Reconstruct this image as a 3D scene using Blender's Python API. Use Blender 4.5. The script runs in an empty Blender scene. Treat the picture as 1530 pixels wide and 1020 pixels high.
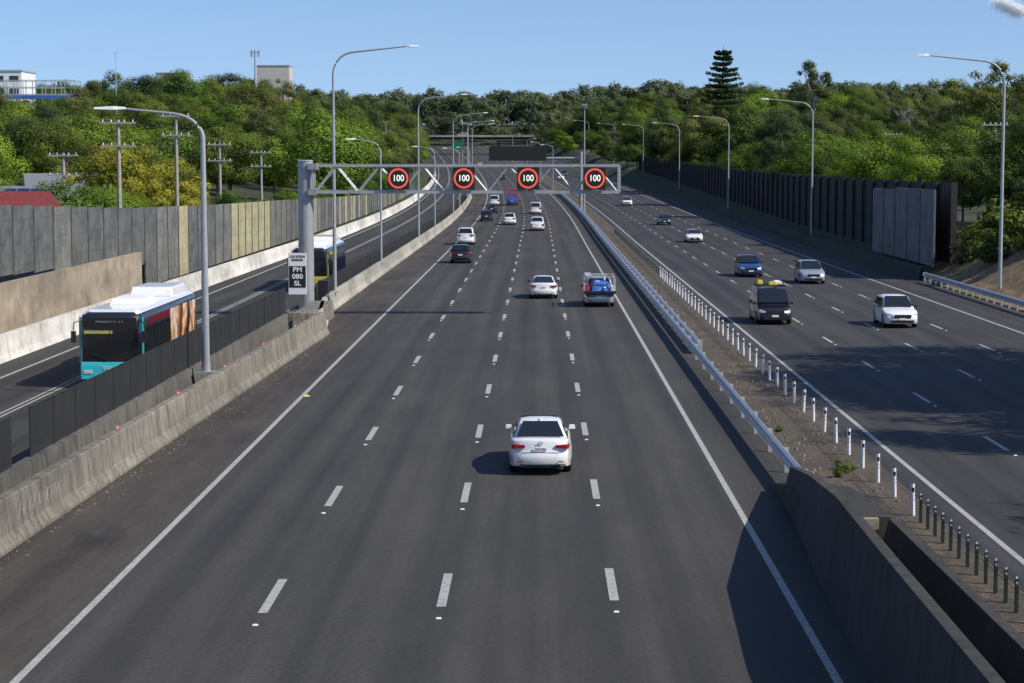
import bpy, bmesh, math, random
import numpy as np
from mathutils import Vector, Matrix
random.seed(7); rng=np.random.default_rng(7)
scene=bpy.context.scene; COL=scene.collection
def lerp(a,b,t): return a+(b-a)*t
def smooth(t):
    t=max(0.0,min(1.0,t)); return t*t*(3-2*t)
# ---------------------------------------------------------------- place geometry
def rz(Y):
    if Y<200: return 0.0
    if Y<1000: return 2.8e-5*(Y-200)**2
    return 17.92+(Y-1000)*0.0448
def cx(Y):
    if Y<250: return 0.0
    if Y<1000: return -6.75e-5*(Y-250)**2
    return -37.97-(Y-1000)*0.10
def P(X,Y,Z=0.0): return (X+cx(Y),Y,rz(Y)+Z)
HY=[0,190,280,410,600,850,960,1150,1300,3000]; HZ=[2,3,4.5,9.5,17,26,28,33,26,15]
def hill(Y): return float(np.interp(Y,HY,HZ))
def terrain(X,Y):
    base=rz(Y)
    if Y>1150: base=min(base,hill(Y))
    if X< -24.8:
        near=float(np.interp(Y,[0,120,140],[3.0,2.6,1.2]))
        z=base+near*smooth((-24.8-X)/0.5)
        t=smooth((-24.8-X)/60); z=lerp(z,max(hill(Y),z),t)
    elif X>28.6:
        z=base+3.0*smooth((X-28.6)/7)
        t=smooth((X-30)/60); z=lerp(z,max(hill(Y),z),t)
    else: z=base-0.05
    if Y>965: z=lerp(z,max(z,hill(Y)-3),smooth((Y-965)/120))
    return z
# ---------------------------------------------------------------- materials
def nt(name):
    m=bpy.data.materials.new(name); m.use_nodes=True; n=m.node_tree
    return m,n,n.nodes['Principled BSDF']
def L(n,a,b): n.links.new(a,b)
def ramp(n,fac,stops):
    r=n.nodes.new('ShaderNodeValToRGB')
    e=r.color_ramp.elements
    e[0].position,e[0].color=stops[0][0],(*stops[0][1],1)
    e[1].position,e[1].color=stops[-1][0],(*stops[-1][1],1)
    for p,c in stops[1:-1]:
        x=e.new(p); x.color=(*c,1)
    L(n,fac,r.inputs[0]); return r.outputs[0]
def coords(n,kind='Object',scale=(1,1,1)):
    t=n.nodes.new('ShaderNodeTexCoord'); mp=n.nodes.new('ShaderNodeMapping'); mp.inputs['Scale'].default_value=scale
    L(n,t.outputs[kind],mp.inputs[0]); return mp.outputs[0]
def noise(n,vec,scale,detail=4,rough=0.6):
    t=n.nodes.new('ShaderNodeTexNoise'); t.inputs['Scale'].default_value=scale; t.inputs['Detail'].default_value=detail
    t.inputs['Roughness'].default_value=rough; L(n,vec,t.inputs['Vector']); return t.outputs['Fac']
def mth(n,op,a,b=None,c=None):
    m=n.nodes.new('ShaderNodeMath'); m.operation=op
    for i,x in enumerate((a,b,c)):
        if x is None: continue
        if isinstance(x,(int,float)): m.inputs[i].default_value=x
        else: L(n,x,m.inputs[i])
    return m.outputs[0]
def mul(n,a,b,fac=1.0,typ='MULTIPLY'):
    m=n.nodes.new('ShaderNodeMixRGB'); m.blend_type=typ; m.inputs[0].default_value=fac
    for i,x in ((1,a),(2,b)):
        if isinstance(x,tuple): m.inputs[i].default_value=(*x,1)
        else: L(n,x,m.inputs[i])
    return m.outputs[0]
def bump(n,b,h,strength=0.3,dist=0.02):
    k=n.nodes.new('ShaderNodeBump'); k.inputs['Strength'].default_value=strength; k.inputs['Distance'].default_value=dist
    L(n,h,k.inputs['Height']); L(n,k.outputs[0],b.inputs['Normal'])
def simple(name,c,rough=0.6,metal=0.0,var=0.15,scale=3.0,coat=0.0,emit=0):
    m,n,b=nt(name); v=coords(n); f=noise(n,v,scale)
    d=tuple(x*(1-var) for x in c); u=tuple(min(1,x*(1+var)) for x in c)
    L(n,ramp(n,f,[(0.3,d),(0.7,u)]),b.inputs['Base Color'])
    b.inputs['Roughness'].default_value=rough; b.inputs['Metallic'].default_value=metal
    b.inputs['Coat Weight'].default_value=coat; b.inputs['Coat Roughness'].default_value=0.08
    if emit:
        b.inputs['Emission Color'].default_value=(*c,1); b.inputs['Emission Strength'].default_value=emit
    return m
def asphalt(name,c,track=True,blotch=0.25):
    m,n,b=nt(name); uv=coords(n,'UV')
    fine=noise(n,uv,9.0,5,0.75); big=noise(n,coords(n,'UV',(0.35,0.05,1)),1.0,4,0.6)
    st=noise(n,coords(n,'UV',(1.6,0.012,1)),1.0,3,0.5)
    blo=noise(n,coords(n,'UV',(0.5,0.12,1)),1.0,6,0.7)
    col=ramp(n,fine,[(0.25,tuple(x*0.68 for x in c)),(0.75,tuple(x*1.35 for x in c))])
    col=mul(n,col,ramp(n,big,[(0.3,(0.78,0.78,0.78)),(0.7,(1.15,1.13,1.1))]))
    col=mul(n,col,ramp(n,st,[(0.3,(0.76,0.76,0.77)),(0.7,(1.18,1.18,1.17))]))
    col=mul(n,col,ramp(n,blo,[(0.3,tuple([1-blotch]*3)),(0.5,(1,1,1)),(0.72,tuple([1+blotch]*3))]))
    if track:
        sx=n.nodes.new('ShaderNodeSeparateXYZ'); L(n,uv,sx.inputs[0])
        s=mth(n,'SINE',mth(n,'MULTIPLY_ADD',sx.outputs[0],2*math.pi/1.745,math.pi*0.2))
        r=n.nodes.new('ShaderNodeMapRange'); r.inputs[1].default_value=-1; r.inputs[2].default_value=1; L(n,s,r.inputs[0])
        col=mul(n,col,ramp(n,r.outputs[0],[(0.1,(0.90,0.90,0.91)),(0.9,(1.08,1.08,1.07))]))
        j=mth(n,'ABSOLUTE',mth(n,'SUBTRACT',mth(n,'FRACT',mth(n,'MULTIPLY',sx.outputs[1],1/61.0)),0.5))
        col=mul(n,col,ramp(n,j,[(0.0,(0.8,0.8,0.8)),(0.0012,(1,1,1))]))
    L(n,col,b.inputs['Base Color']); b.inputs['Roughness'].default_value=0.85
    b.inputs['Specular IOR Level'].default_value=0.3
    bump(n,b,fine,0.25,0.01); return m
def concrete(name,c,dirt=0.5,joint=0.0,sc=1.0,fs=2.2):
    m,n,b=nt(name); v=coords(n)
    f=noise(n,v,1.2*sc,6,0.7); g=noise(n,v,14,3,0.6)
    col=ramp(n,f,[(0.25,tuple(x*0.6 for x in c)),(0.52,c),(0.8,tuple(min(1,x*1.2) for x in c))])
    col=mul(n,col,ramp(n,g,[(0.2,(0.84,0.84,0.84)),(0.8,(1.06,1.06,1.06))]))
    s=noise(n,coords(n,'Object',(fs,fs,0.18 if fs>1 else 0.4)),1.6,5,0.75)
    col=mul(n,col,ramp(n,s,[(0.32,tuple([1-dirt]*3)),(0.58,(1,1,1))]))
    big=noise(n,coords(n,'Object',(0.1,0.1,0.3)),1.0,3,0.6)
    col=mul(n,col,ramp(n,big,[(0.35,(0.66,0.65,0.63)),(0.65,(1.15,1.12,1.06))]))
    if joint:
        sx=n.nodes.new('ShaderNodeSeparateXYZ'); L(n,v,sx.inputs[0])
        j=mth(n,'ABSOLUTE',mth(n,'SUBTRACT',mth(n,'FRACT',mth(n,'MULTIPLY',sx.outputs[1],1/joint)),0.5))
        col=mul(n,col,ramp(n,j,[(0.0,(0.4,0.4,0.4)),(0.010/ (joint/4),(1,1,1))]))
    L(n,col,b.inputs['Base Color']); b.inputs['Roughness'].default_value=0.9
    bump(n,b,g,0.3,0.01); return m
def paint(name,c,metal=0.0):
    m,n,b=nt(name); f=noise(n,coords(n),2.0,3)
    L(n,ramp(n,f,[(0.3,tuple(x*0.95 for x in c)),(0.7,c)]),b.inputs['Base Color'])
    b.inputs['Roughness'].default_value=0.32; b.inputs['Metallic'].default_value=metal
    b.inputs['Coat Weight'].default_value=0.8; b.inputs['Coat Roughness'].default_value=0.05; return m
def foliage(name,dark,light,hue=0.8):
    m,n,b=nt(name)
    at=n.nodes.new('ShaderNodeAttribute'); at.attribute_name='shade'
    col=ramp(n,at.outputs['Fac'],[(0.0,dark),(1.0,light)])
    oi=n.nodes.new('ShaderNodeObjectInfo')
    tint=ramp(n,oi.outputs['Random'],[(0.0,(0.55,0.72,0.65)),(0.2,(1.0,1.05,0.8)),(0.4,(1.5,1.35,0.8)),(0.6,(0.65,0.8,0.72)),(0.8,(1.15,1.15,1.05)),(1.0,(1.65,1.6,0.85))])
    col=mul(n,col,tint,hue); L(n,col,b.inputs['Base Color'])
    b.inputs['Roughness'].default_value=0.7; b.inputs['Specular IOR Level'].default_value=0.12
    tr=n.nodes.new('ShaderNodeBsdfTranslucent'); L(n,mul(n,col,(1.3,1.4,0.6)),tr.inputs[0])
    mx=n.nodes.new('ShaderNodeMixShader'); mx.inputs[0].default_value=0.36
    L(n,b.outputs[0],mx.inputs[1]); L(n,tr.outputs[0],mx.inputs[2]); L(n,mx.outputs[0],n.nodes['Material Output'].inputs[0])
    return m
M={}
M['road']=asphalt('main_asphalt',(0.054,0.052,0.049),blotch=0.14)
M['shoulder']=asphalt('shoulder_asphalt',(0.062,0.055,0.048),track=False,blotch=0.35)
M['road2']=asphalt('dark_asphalt',(0.046,0.045,0.046),blotch=0.15)
M['busroad']=asphalt('busway_asphalt',(0.046,0.046,0.045),blotch=0.15)
def marking():
    m,n,b=nt('road_paint'); f=noise(n,coords(n,'UV'),6.0,5,0.75)
    L(n,ramp(n,f,[(0.32,(0.20,0.20,0.19)),(0.55,(0.40,0.40,0.38))]),b.inputs['Base Color']); b.inputs['Roughness'].default_value=0.7; return m
M['mark']=marking()
def gravel():
    m,n,b=nt('median_gravel'); v=coords(n,'UV')
    f=noise(n,v,5,6,0.8); g=noise(n,v,0.5,4,0.6)
    col=ramp(n,f,[(0.25,(0.03,0.026,0.02)),(0.5,(0.085,0.070,0.055)),(0.75,(0.22,0.185,0.15))])
    col=mul(n,col,ramp(n,g,[(0.3,(0.55,0.55,0.55)),(0.7,(1.2,1.12,1.0))]))
    L(n,col,b.inputs['Base Color']); b.inputs['Roughness'].default_value=0.95; bump(n,b,f,0.8,0.05); return m
M['gravel']=gravel()
def groundm():
    m,n,b=nt('scrub_ground'); v=coords(n)
    f=noise(n,v,0.06,6,0.7); g=noise(n,v,1.5,4,0.7)
    col=ramp(n,f,[(0.3,(0.02,0.03,0.010)),(0.55,(0.04,0.05,0.02)),(0.75,(0.08,0.07,0.035))])
    col=mul(n,col,ramp(n,g,[(0.2,(0.6,0.6,0.6)),(0.8,(1.2,1.2,1.1))]))
    L(n,col,b.inputs['Base Color']); b.inputs['Roughness'].default_value=1; return m
M['ground']=groundm()
def drygrass():
    m,n,b=nt('dry_grass'); v=coords(n)
    f=noise(n,v,1.1,6,0.8)
    L(n,ramp(n,f,[(0.3,(0.05,0.05,0.02)),(0.5,(0.20,0.14,0.07)),(0.7,(0.36,0.26,0.15))]),b.inputs['Base Color']); b.inputs['Roughness'].default_value=1
    bump(n,b,f,1.0,0.2); return m
M['dry']=drygrass()
M['conc']=concrete('weathered_concrete',(0.26,0.24,0.205),0.6,4.0)
M['conc_dark']=concrete('grimy_concrete',(0.15,0.143,0.13),0.5,4.0)
M['conc_shade']=concrete('shade_darkened_concrete',(0.055,0.052,0.048),0.5,6.0)  # shade of the median wall's sunless face is put into this darker colour
M['conc_pale']=concrete('pale_concrete',(0.42,0.40,0.36),0.3,6.0)  # the concrete's own paler tone
M['white_conc']=concrete('painted_white_concrete',(0.74,0.73,0.70),0.25,6.0)
M['beige']=concrete('stained_retaining_concrete',(0.40,0.335,0.26),0.3,6.0,0.8,0.35)
M['galv']=simple('galvanised_steel',(0.50,0.51,0.52),0.45,0.35,0.12)
M['truss']=simple('dull_truss_steel',(0.42,0.43,0.44),0.5,0.3,0.12)
M['gantry']=simple('grey_gantry_steel',(0.33,0.34,0.345),0.5,0.3,0.1,1.0)
M['pole']=simple('lamp_pole_steel',(0.36,0.38,0.39),0.5,0.3,0.1)
M['black']=simple('black_matt',(0.012,0.012,0.013),0.6)
M['blackplastic']=simple('black_plastic',(0.02,0.02,0.022),0.45)
M['fence']=simple('black_fence_mesh',(0.014,0.014,0.015),0.85,0,0.3,0.8)
M['white']=simple('white_sheet',(0.80,0.80,0.79),0.5,0,0.04)
M['glass']=simple('dark_glass',(0.012,0.015,0.018),0.06,0,0.1)
M['glass'].node_tree.nodes['Principled BSDF'].inputs['Specular IOR Level'].default_value=0.8
M['tyre']=simple('tyre_rubber',(0.015,0.015,0.015),0.85)
M['rim']=simple('alloy_rim',(0.35,0.35,0.36),0.35,0.7)
M['redlens']=simple('red_lens',(0.30,0.006,0.008),0.2,0,0.1,5,0.12)
M['clearlens']=simple('clear_lens',(0.65,0.67,0.7),0.1,0.2,0.1,5,0.4)
M['amber']=simple('amber_reflector',(0.7,0.38,0.08),0.5)
M['orange']=simple('orange_reflector',(0.60,0.16,0.08),0.6)
M['chrome']=simple('chrome_trim',(0.6,0.6,0.6),0.2,0.9)
M['ledwhite']=simple('led_white',(0.9,0.84,0.74),0.5,emit=0.8)
M['leddim']=simple('led_dim_white',(0.22,0.22,0.20),0.5,emit=0.1)
M['ledred']=simple('led_red',(0.80,0.10,0.05),0.5,emit=0.5)
M['ledamber']=simple('led_amber',(0.40,0.38,0.10),0.5,emit=0.1)
M['greenpost']=simple('green_post',(0.012,0.028,0.02),0.6)
M['wood']=simple('grey_pole_timber',(0.34,0.31,0.27),0.9,0,0.2)
M['bark']=simple('bark',(0.16,0.13,0.10),0.95,0,0.35,4)
M['palebark']=simple('pale_bark',(0.24,0.215,0.185),0.9,0,0.3,4)
M['yellow']=simple('yellow_canvas',(0.6,0.45,0.03),0.6)
M['blue']=simple('blue_tarp',(0.04,0.14,0.45),0.5,0,0.45)
M['redbox']=simple('red_paint',(0.45,0.03,0.03),0.5)
M['chalk']=simple('faded_spray_paint',(0.27,0.265,0.25),0.9)
M['teal']=paint('teal_paint',(0.04,0.60,0.70))
M['p_white']=paint('white_paint',(0.84,0.84,0.83))
M['p_black']=paint('black_paint',(0.010,0.010,0.012))
M['p_navy']=paint('navy_paint',(0.012,0.02,0.06),0.3)
M['p_blue']=paint('blue_paint',(0.02,0.07,0.25),0.3)
M['p_grey']=paint('dark_grey_paint',(0.03,0.032,0.036),0.3)
M['p_silver']=paint('silver_paint',(0.48,0.52,0.56),0.5)
M['p_yellow']=paint('yellow_paint',(0.65,0.50,0.04))
M['p_maroon']=paint('maroon_paint',(0.22,0.012,0.025))
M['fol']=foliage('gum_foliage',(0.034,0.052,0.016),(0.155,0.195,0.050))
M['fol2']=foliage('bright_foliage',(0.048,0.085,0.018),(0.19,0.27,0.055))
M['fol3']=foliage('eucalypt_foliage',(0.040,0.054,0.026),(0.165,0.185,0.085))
M['fol_y']=foliage('yellow_foliage',(0.10,0.12,0.02),(0.40,0.36,0.06),0.2)
M['fol_c']=foliage('conifer_foliage',(0.014,0.028,0.016),(0.05,0.08,0.03),0.2)
M['fol_far']=foliage('distant_foliage',(0.055,0.075,0.045),(0.15,0.175,0.09),0.0)  # distance haze is mixed into these paler, bluer leaf colours
# ---------------------------------------------------------------- mesh builder
class MB:
    def __init__(s): s.v=[];s.f=[];s.m=[]
    def box(s,c,d,mi=0,taper=1.0,rot=0.0):
        b=len(s.v); x,y,z=c; a,e,h=d[0]/2,d[1]/2,d[2]/2
        cr,sr=math.cos(rot),math.sin(rot)
        for k,t in ((-1,1.0),(1,taper)):
            for i,j in ((-1,-1),(1,-1),(1,1),(-1,1)):
                px,py=i*a*t,j*e*t
                s.v.append((x+px*cr-py*sr,y+px*sr+py*cr,z+k*h))
        for q in ((0,3,2,1),(4,5,6,7),(0,1,5,4),(1,2,6,5),(2,3,7,6),(3,0,4,7)):
            s.f.append(tuple(b+i for i in q)); s.m.append(mi)
        return s
    def poly(s,pts,mi=0):
        b=len(s.v); s.v+= [tuple(p) for p in pts]; s.f.append(tuple(range(b,b+len(pts)))); s.m.append(mi); return s
    def plate(s,pts,nrm,t,mi=0):
        n=len(pts); b=len(s.v); nv=Vector(nrm)*t
        s.v+=[tuple(p) for p in pts]+[tuple(Vector(p)+nv) for p in pts]
        s.f.append(tuple(range(b+n,b+2*n))); s.m.append(mi); s.f.append(tuple(range(b+n-1,b-1,-1))); s.m.append(mi)
        for i in range(n):
            j=(i+1)%n; s.f.append((b+i,b+j,b+n+j,b+n+i)); s.m.append(mi)
        return s
    def tube(s,pts,rs,seg=8,mi=0):
        if not hasattr(rs,'__len__'): rs=[rs]*len(pts)
        pts=[Vector(p) for p in pts]; b=len(s.v); n=len(pts)
        for i,p in enumerate(pts):
            d=(pts[min(i+1,n-1)]-pts[max(i-1,0)]).normalized()
            ref=Vector((0,0,1)) if abs(d.z)<0.9 else Vector((1,0,0))
            u=d.cross(ref).normalized(); w=d.cross(u).normalized()
            for k in range(seg):
                a=2*math.pi*k/seg; q=p+(u*math.cos(a)+w*math.sin(a))*rs[i]; s.v.append(tuple(q))
        for i in range(n-1):
            for k in range(seg):
                k2=(k+1)%seg; s.f.append((b+i*seg+k,b+i*seg+k2,b+(i+1)*seg+k2,b+(i+1)*seg+k)); s.m.append(mi)
        s.f.append(tuple(b+k for k in range(seg))[::-1]); s.m.append(mi)
        s.f.append(tuple(b+(n-1)*seg+k for k in range(seg))); s.m.append(mi); return s
    def loft(s,sections,mi=0,cap=True):
        b=len(s.v); n=len(sections[0])
        for sec in sections: s.v+=[tuple(p) for p in sec]
        for i in range(len(sections)-1):
            for k in range(n):
                k2=(k+1)%n; s.f.append((b+i*n+k,b+i*n+k2,b+(i+1)*n+k2,b+(i+1)*n+k)); s.m.append(mi)
        if cap:
            s.f.append(tuple(b+k for k in range(n))[::-1]); s.m.append(mi)
            s.f.append(tuple(b+(len(sections)-1)*n+k for k in range(n))); s.m.append(mi)
        return s
    def mesh(s,name,mats,sm=False,bev=0.0,angle=35):
        me=bpy.data.meshes.new(name); me.from_pydata(s.v,[],s.f)
        for m in mats: me.materials.append(M[m] if isinstance(m,str) else m)
        if len(mats)>1: me.polygons.foreach_set('material_index',s.m)
        bm=bmesh.new(); bm.from_mesh(me); bmesh.ops.recalc_face_normals(bm,faces=bm.faces)
        if bev:
            es=[e for e in bm.edges if len(e.link_faces)==2 and e.calc_face_angle(0)>math.radians(angle)]
            try: bmesh.ops.bevel(bm,geom=es,offset=bev,segments=3,profile=0.6,affect='EDGES',clamp_overlap=True)
            except Exception as ex: print('bevel',ex)
        bm.to_mesh(me); bm.free()
        if sm:
            me.polygons.foreach_set('use_smooth',[True]*len(me.polygons)); me.set_sharp_from_angle(angle=math.radians(50))
        me.update(); return me
    def obj(s,name,mats,parent=None,sm=False,bev=0.0,loc=None,angle=35,**k):
        return mk(name,s.mesh(name,mats,sm,bev,angle),parent,loc,**k)
def mk(name,data,parent=None,loc=None,**k):
    o=bpy.data.objects.new(name,data); COL.objects.link(o)
    if parent is not None: o.parent=parent
    if loc is not None: o.location=loc
    for a,b in k.items(): o[a]=b
    return o
def root(name,loc,label,category,group=None,rot=0.0,scale=1.0):
    o=bpy.data.objects.new(name,None); COL.objects.link(o); o.empty_display_size=0.3; o.location=loc; o.rotation_euler=(0,0,rot)
    o.scale=(scale,)*3; o['label']=label; o['category']=category
    if group: o['group']=group
    return o
def copytree(src,loc,rot=0,scale=1.0,label=None):
    n=src.copy(); COL.objects.link(n); n.location=loc; n.rotation_euler=(0,0,rot)
    n.scale=scale if hasattr(scale,'__len__') else (scale,)*3
    if label: n['label']=label
    def rec(s,d):
        for c in s.children:
            k=c.copy(); COL.objects.link(k); k.parent=d; rec(c,k)
    rec(src,n); return n
def text(name,body,size,mat,parent,loc,rot=(math.pi/2,0,0),bold=0.0,ext=0.004,sx=1.0,ls=0.9):
    cu=bpy.data.curves.new(name,'FONT'); cu.body=body; cu.size=size; cu.align_x='CENTER'; cu.align_y='CENTER'; cu.offset=bold; cu.extrude=ext
    cu.space_line=ls
    t=bpy.data.objects.new('tmp',cu); COL.objects.link(t); bpy.context.view_layer.update()
    me=bpy.data.meshes.new_from_object(t.evaluated_get(bpy.context.evaluated_depsgraph_get())); bpy.data.objects.remove(t)
    me.materials.clear(); me.materials.append(M[mat]); me.name=name
    o=mk(name,me,parent,loc); o.rotation_euler=rot; o.scale=(sx,1,1); return o
# ---------------------------------------------------------------- ribbons
YS=[-20]+list(range(-10,200,10))+list(range(200,981,12))
def ribbon(name,x0,x1,mat,dz=0.0,y0=-20,y1=980,nx=2):
    ys=[y for y in YS if y0<y<y1]; ys=[y0]+ys+[y1]
    v=[];f=[];uv=[]
    for y in ys:
        for i in range(nx):
            t=i/(nx-1); X=lerp(x0,x1,t); v.append(P(X,y,dz)); uv.append((X,y))
    for j in range(len(ys)-1):
        for i in range(nx-1):
            a=j*nx+i; f.append((a,a+1,a+nx+1,a+nx))
    me=bpy.data.meshes.new(name); me.from_pydata(v,[],f); me.materials.append(M[mat])
    l=me.uv_layers.new(name='UVMap')
    for lp in me.loops: l.data[lp.index].uv=uv[lp.vertex_index]
    return mk(name,me,None,kind='structure')
ribbon('highway_shoulder',-13.2,-9.0,'shoulder')
ribbon('highway_road',-9.0,7.15,'road')
ribbon('busway_road',-24.75,-13.2,'busroad')
ribbon('median_ground',7.15,10.0,'gravel')
ribbon('opposite_highway_road',10.0,28.6,'road2')
xs=[-1500,-900,-600,-420,-320,-260,-220,-190,-165,-145,-125,-110,-95,-80,-68,-58,-50,-42,-35,-30,-26,-25.3,-25.0,-24.8,-24.7,-10,10,28.6,29.5,30.5,32,34,36,40,46,54,64,76,90,105,120,140,165,190,220,260,320,420,600,900,1500]
ys=YS[:-1]+[980,1000,1040,1090,1150,1250,1400,1700,2200,3000]
v=[];f=[]
for y in ys:
    for x in xs: v.append((x+cx(min(y,1000)),y,terrain(x,y)))
nx=len(xs)
for j in range(len(ys)-1):
    for i in range(nx-1):
        a=j*nx+i; f.append((a,a+1,a+nx+1,a+nx))
me=bpy.data.meshes.new('ground'); me.from_pydata(v,[],f); me.materials.append(M['ground'])
me.polygons.foreach_set('use_smooth',[True]*len(me.polygons)); mk('ground',me,None,kind='structure')
mb=MB(); yy=list(range(70,156,5)); xx=[28.62,29.5,30.5,32,34,36,38]
for y in yy:
    for x in xx: mb.v.append((x,y,terrain(x,y)+0.06))
for j in range(len(yy)-1):
    for i in range(len(xx)-1):
        a=j*len(xx)+i; mb.f.append((a,a+1,a+len(xx)+1,a+len(xx))); mb.m.append(0)
mb.obj('dry_grass_verge',['dry'],kind='structure')
mk_v=[];mk_f=[];mk_uv=[]
def strip(x0,x1,y0,y1,dz=0.008):
    ys_=[y0]+[y for y in YS if y0<y<y1]+[y1]
    for a,c in zip(ys_[:-1],ys_[1:]):
        b=len(mk_v)
        for X,Y in ((x0,a),(x1,a),(x1,c),(x0,c)): mk_v.append(P(X,Y,dz)); mk_uv.append((X,Y))
        mk_f.append((b,b+1,b+2,b+3))
for X in (-8.9,5.12,10.75,25.0,-22.0): strip(X-0.08,X+0.08,-20,975)
strip(-18.95,-18.85,-20,975); strip(-18.7,-18.6,-20,975); strip(-14.9,-14.8,-20,975)
off={-5.40:38.0,-1.92:38.6,1.55:39.2,14.4:48.0,17.9:56.5,21.4:68.0}
for X,o in off.items():
    y=o-60
    while y<900:
        h=0.095 if X<8 else 0.075
        strip(X-h,X+h,y-0.2,y+2.95)
        y+=12
me=bpy.data.meshes.new('road_marking'); me.from_pydata(mk_v,[],mk_f); me.materials.append(M['mark']); l=me.uv_layers.new(name='UVMap')
for lp in me.loops: l.data[lp.index].uv=mk_uv[lp.vertex_index]
mk('road_marking',me,None,kind='structure')
mb=MB()
for X,o in off.items():
    y=o-1.2
    while y<300:
        if y>25:
            p=P(X,y,0.012); mb.box((p[0],p[1],p[2]),(0.11,0.09,0.02),0,0.7)
        y+=12
mb.obj('pavement_marker_studs',['white'],kind='structure')
def stainmat(name,c,thr):
    m,n,b=nt(name); v=coords(n); ln=n.nodes.new('ShaderNodeVectorMath'); ln.operation='LENGTH'; L(n,v,ln.inputs[0])
    f=noise(n,coords(n,'Object',(1.5,1.5,1)),1.8,6,0.8)
    a=mth(n,'SUBTRACT',mth(n,'ADD',mth(n,'MULTIPLY',f,1.6),thr-0.35),ln.outputs['Value'])
    a=mth(n,'MULTIPLY',a,1.3); m2=n.nodes.new('ShaderNodeClamp'); L(n,a,m2.inputs[0])
    L(n,mth(n,'MULTIPLY',m2.outputs[0],0.5),b.inputs['Alpha']); b.inputs['Base Color'].default_value=(*c,1); b.inputs['Roughness'].default_value=0.8; return m
M['stain_d']=stainmat('oil_stain',(0.034,0.031,0.028),0.25); M['stain_l']=stainmat('dry_mud_stain',(0.12,0.11,0.10),0.15)
def stain(x,y,sx,sy,mat,dz=0.004):
    o=MB().poly([(-1.5,-1.5,0),(1.5,-1.5,0),(1.5,1.5,0),(-1.5,1.5,0)]).obj('road_stain',[mat],None,loc=P(x,y,dz),kind='structure'); o.scale=(sx,sy,1)
stain(-10.4,45.5,1.0,3.2,'stain_d'); stain(-10.5,46.2,0.8,1.8,'stain_l',0.007); stain(-10.0,84,0.6,5,'stain_l')
# ---------------------------------------------------------------- barriers
def runbar(name,path,sec,mat,label,cat,step=12):
    pts=[]
    for (xa,ya),(xb,yb) in zip(path[:-1],path[1:]):
        n=max(1,int(abs(yb-ya)/step))
        for i in range(n): pts.append((lerp(xa,xb,i/n),lerp(ya,yb,i/n)))
    pts.append(path[-1])
    mb=MB(); mb.loft([[P(x+dx,y,z) for dx,z in sec] for x,y in pts])
    o=mb.obj(name,[mat],sm=False); o['label']=label; o['category']=cat
    return o
def jersey(h,w=0.3):
    return [(0,0),(0,0.08),(-0.16,0.33),(-0.24,h-0.03),(-0.27,h),(-0.24-w+0.03,h),(-0.24-w,h-0.03),(-0.3-w,0.33),(-0.44-w,0.08),(-0.44-w,0)]
nb=runbar('concrete_barrier',[(-12.1,-15),(-12.05,42),(-10.7,100.5)],jersey(1.12),'conc','weathered concrete safety barrier curving past the gantry footing','barrier')
runbar('concrete_barrier',[(-10.95,100.8),(-12.0,113),(-12.1,118),(-12.1,420)],jersey(1.0,0.25),'conc_pale','pale concrete safety barrier along the highway shoulder','barrier')
runbar('concrete_barrier',[(-13.1,-15),(-12.95,52),(-12.6,99)],[(0,0),(-0.1,1.15),(-0.4,1.15),(-0.5,0)],'conc_dark','stained low concrete wall carrying the black mesh fence','barrier')
runbar('concrete_barrier',[(-23.6,20),(-23.5,120),(-22.9,200),(-22.9,620)],[(0,0),(-0.12,0.3),(-0.22,1.15),(-0.5,1.15),(-0.55,0)],'white_conc','white painted concrete barrier beside the busway','barrier')
runbar('concrete_barrier',[(28.7,147),(29.2,300),(31.0,440),(33,560)],[(-0.25,0),(-0.12,1.0),(0.12,1.0),(0.25,0)],'conc_shade','dark concrete barrier below the noise wall','barrier')
mb=MB()
def bx(y): return -12.05+max(0,(y-42))/58.5*1.35
rr_=random.Random(5); y=45.3
while y<48.9:
    pts=[]; w_=rr_.uniform(0.35,0.6); ph=rr_.uniform(0,6)
    for k in range(9):
        t=k/8; yy_=y+t*w_+0.12*math.sin(t*7+ph); z=0.66+0.17*math.sin(t*9+ph)*rr_.uniform(0.6,1.1)
        pts.append((bx(yy_)-0.16-0.08*(z-0.33)/0.76+0.003,yy_,z))
    mb.tube(pts,0.007,4); y+=w_*0.8
mb.obj('spray_paint_tag',['chalk'],nb)
def rampwall(name,rows,mat,label):
    mb=MB(); mb.loft([[(xa,y,0),(xa+0.2,y,h),(xa+th,y,h),(xa+th+0.05,y,-0.05)] for y,xa,th,h in rows]); o=mb.obj(name,[mat],bev=0.02); o['label']=label; o['category']='wall'
rampwall('retaining_wall',[(-15,5.3,0.42,2.15),(33,5.68,0.42,2.15),(39.5,5.85,0.42,2.05),(46,6.2,0.42,1.45),(52,6.55,0.42,0.72)],'conc_shade','dark concrete median wall ramping down to the guard rail')
rampwall('retaining_wall',[(-15,7.75,0.42,0.85),(30,7.8,0.42,0.85),(44,7.75,0.42,0.78)],'conc_shade','low concrete wall enclosing the median pit')
mb=MB(); mb.loft([[(6.35,y,0.0),(6.35,y,h),(8.05,y,h),(8.15,y,0.0)] for y,h in ((44.3,0.76),(45.5,0.74),(50,0.5),(53,0.1))]); o=mb.obj('concrete_apron',['conc_shade']); o['label']='sloping dark concrete apron closing the median pit'; o['category']='concrete apron'
mb=MB().box((7.15,44.2,0.3),(1.2,0.2,0.9)); o=mb.obj('end_wall',['beige']); o['label']='small pale concrete end wall inside the median pit'; o['category']='wall'
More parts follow.
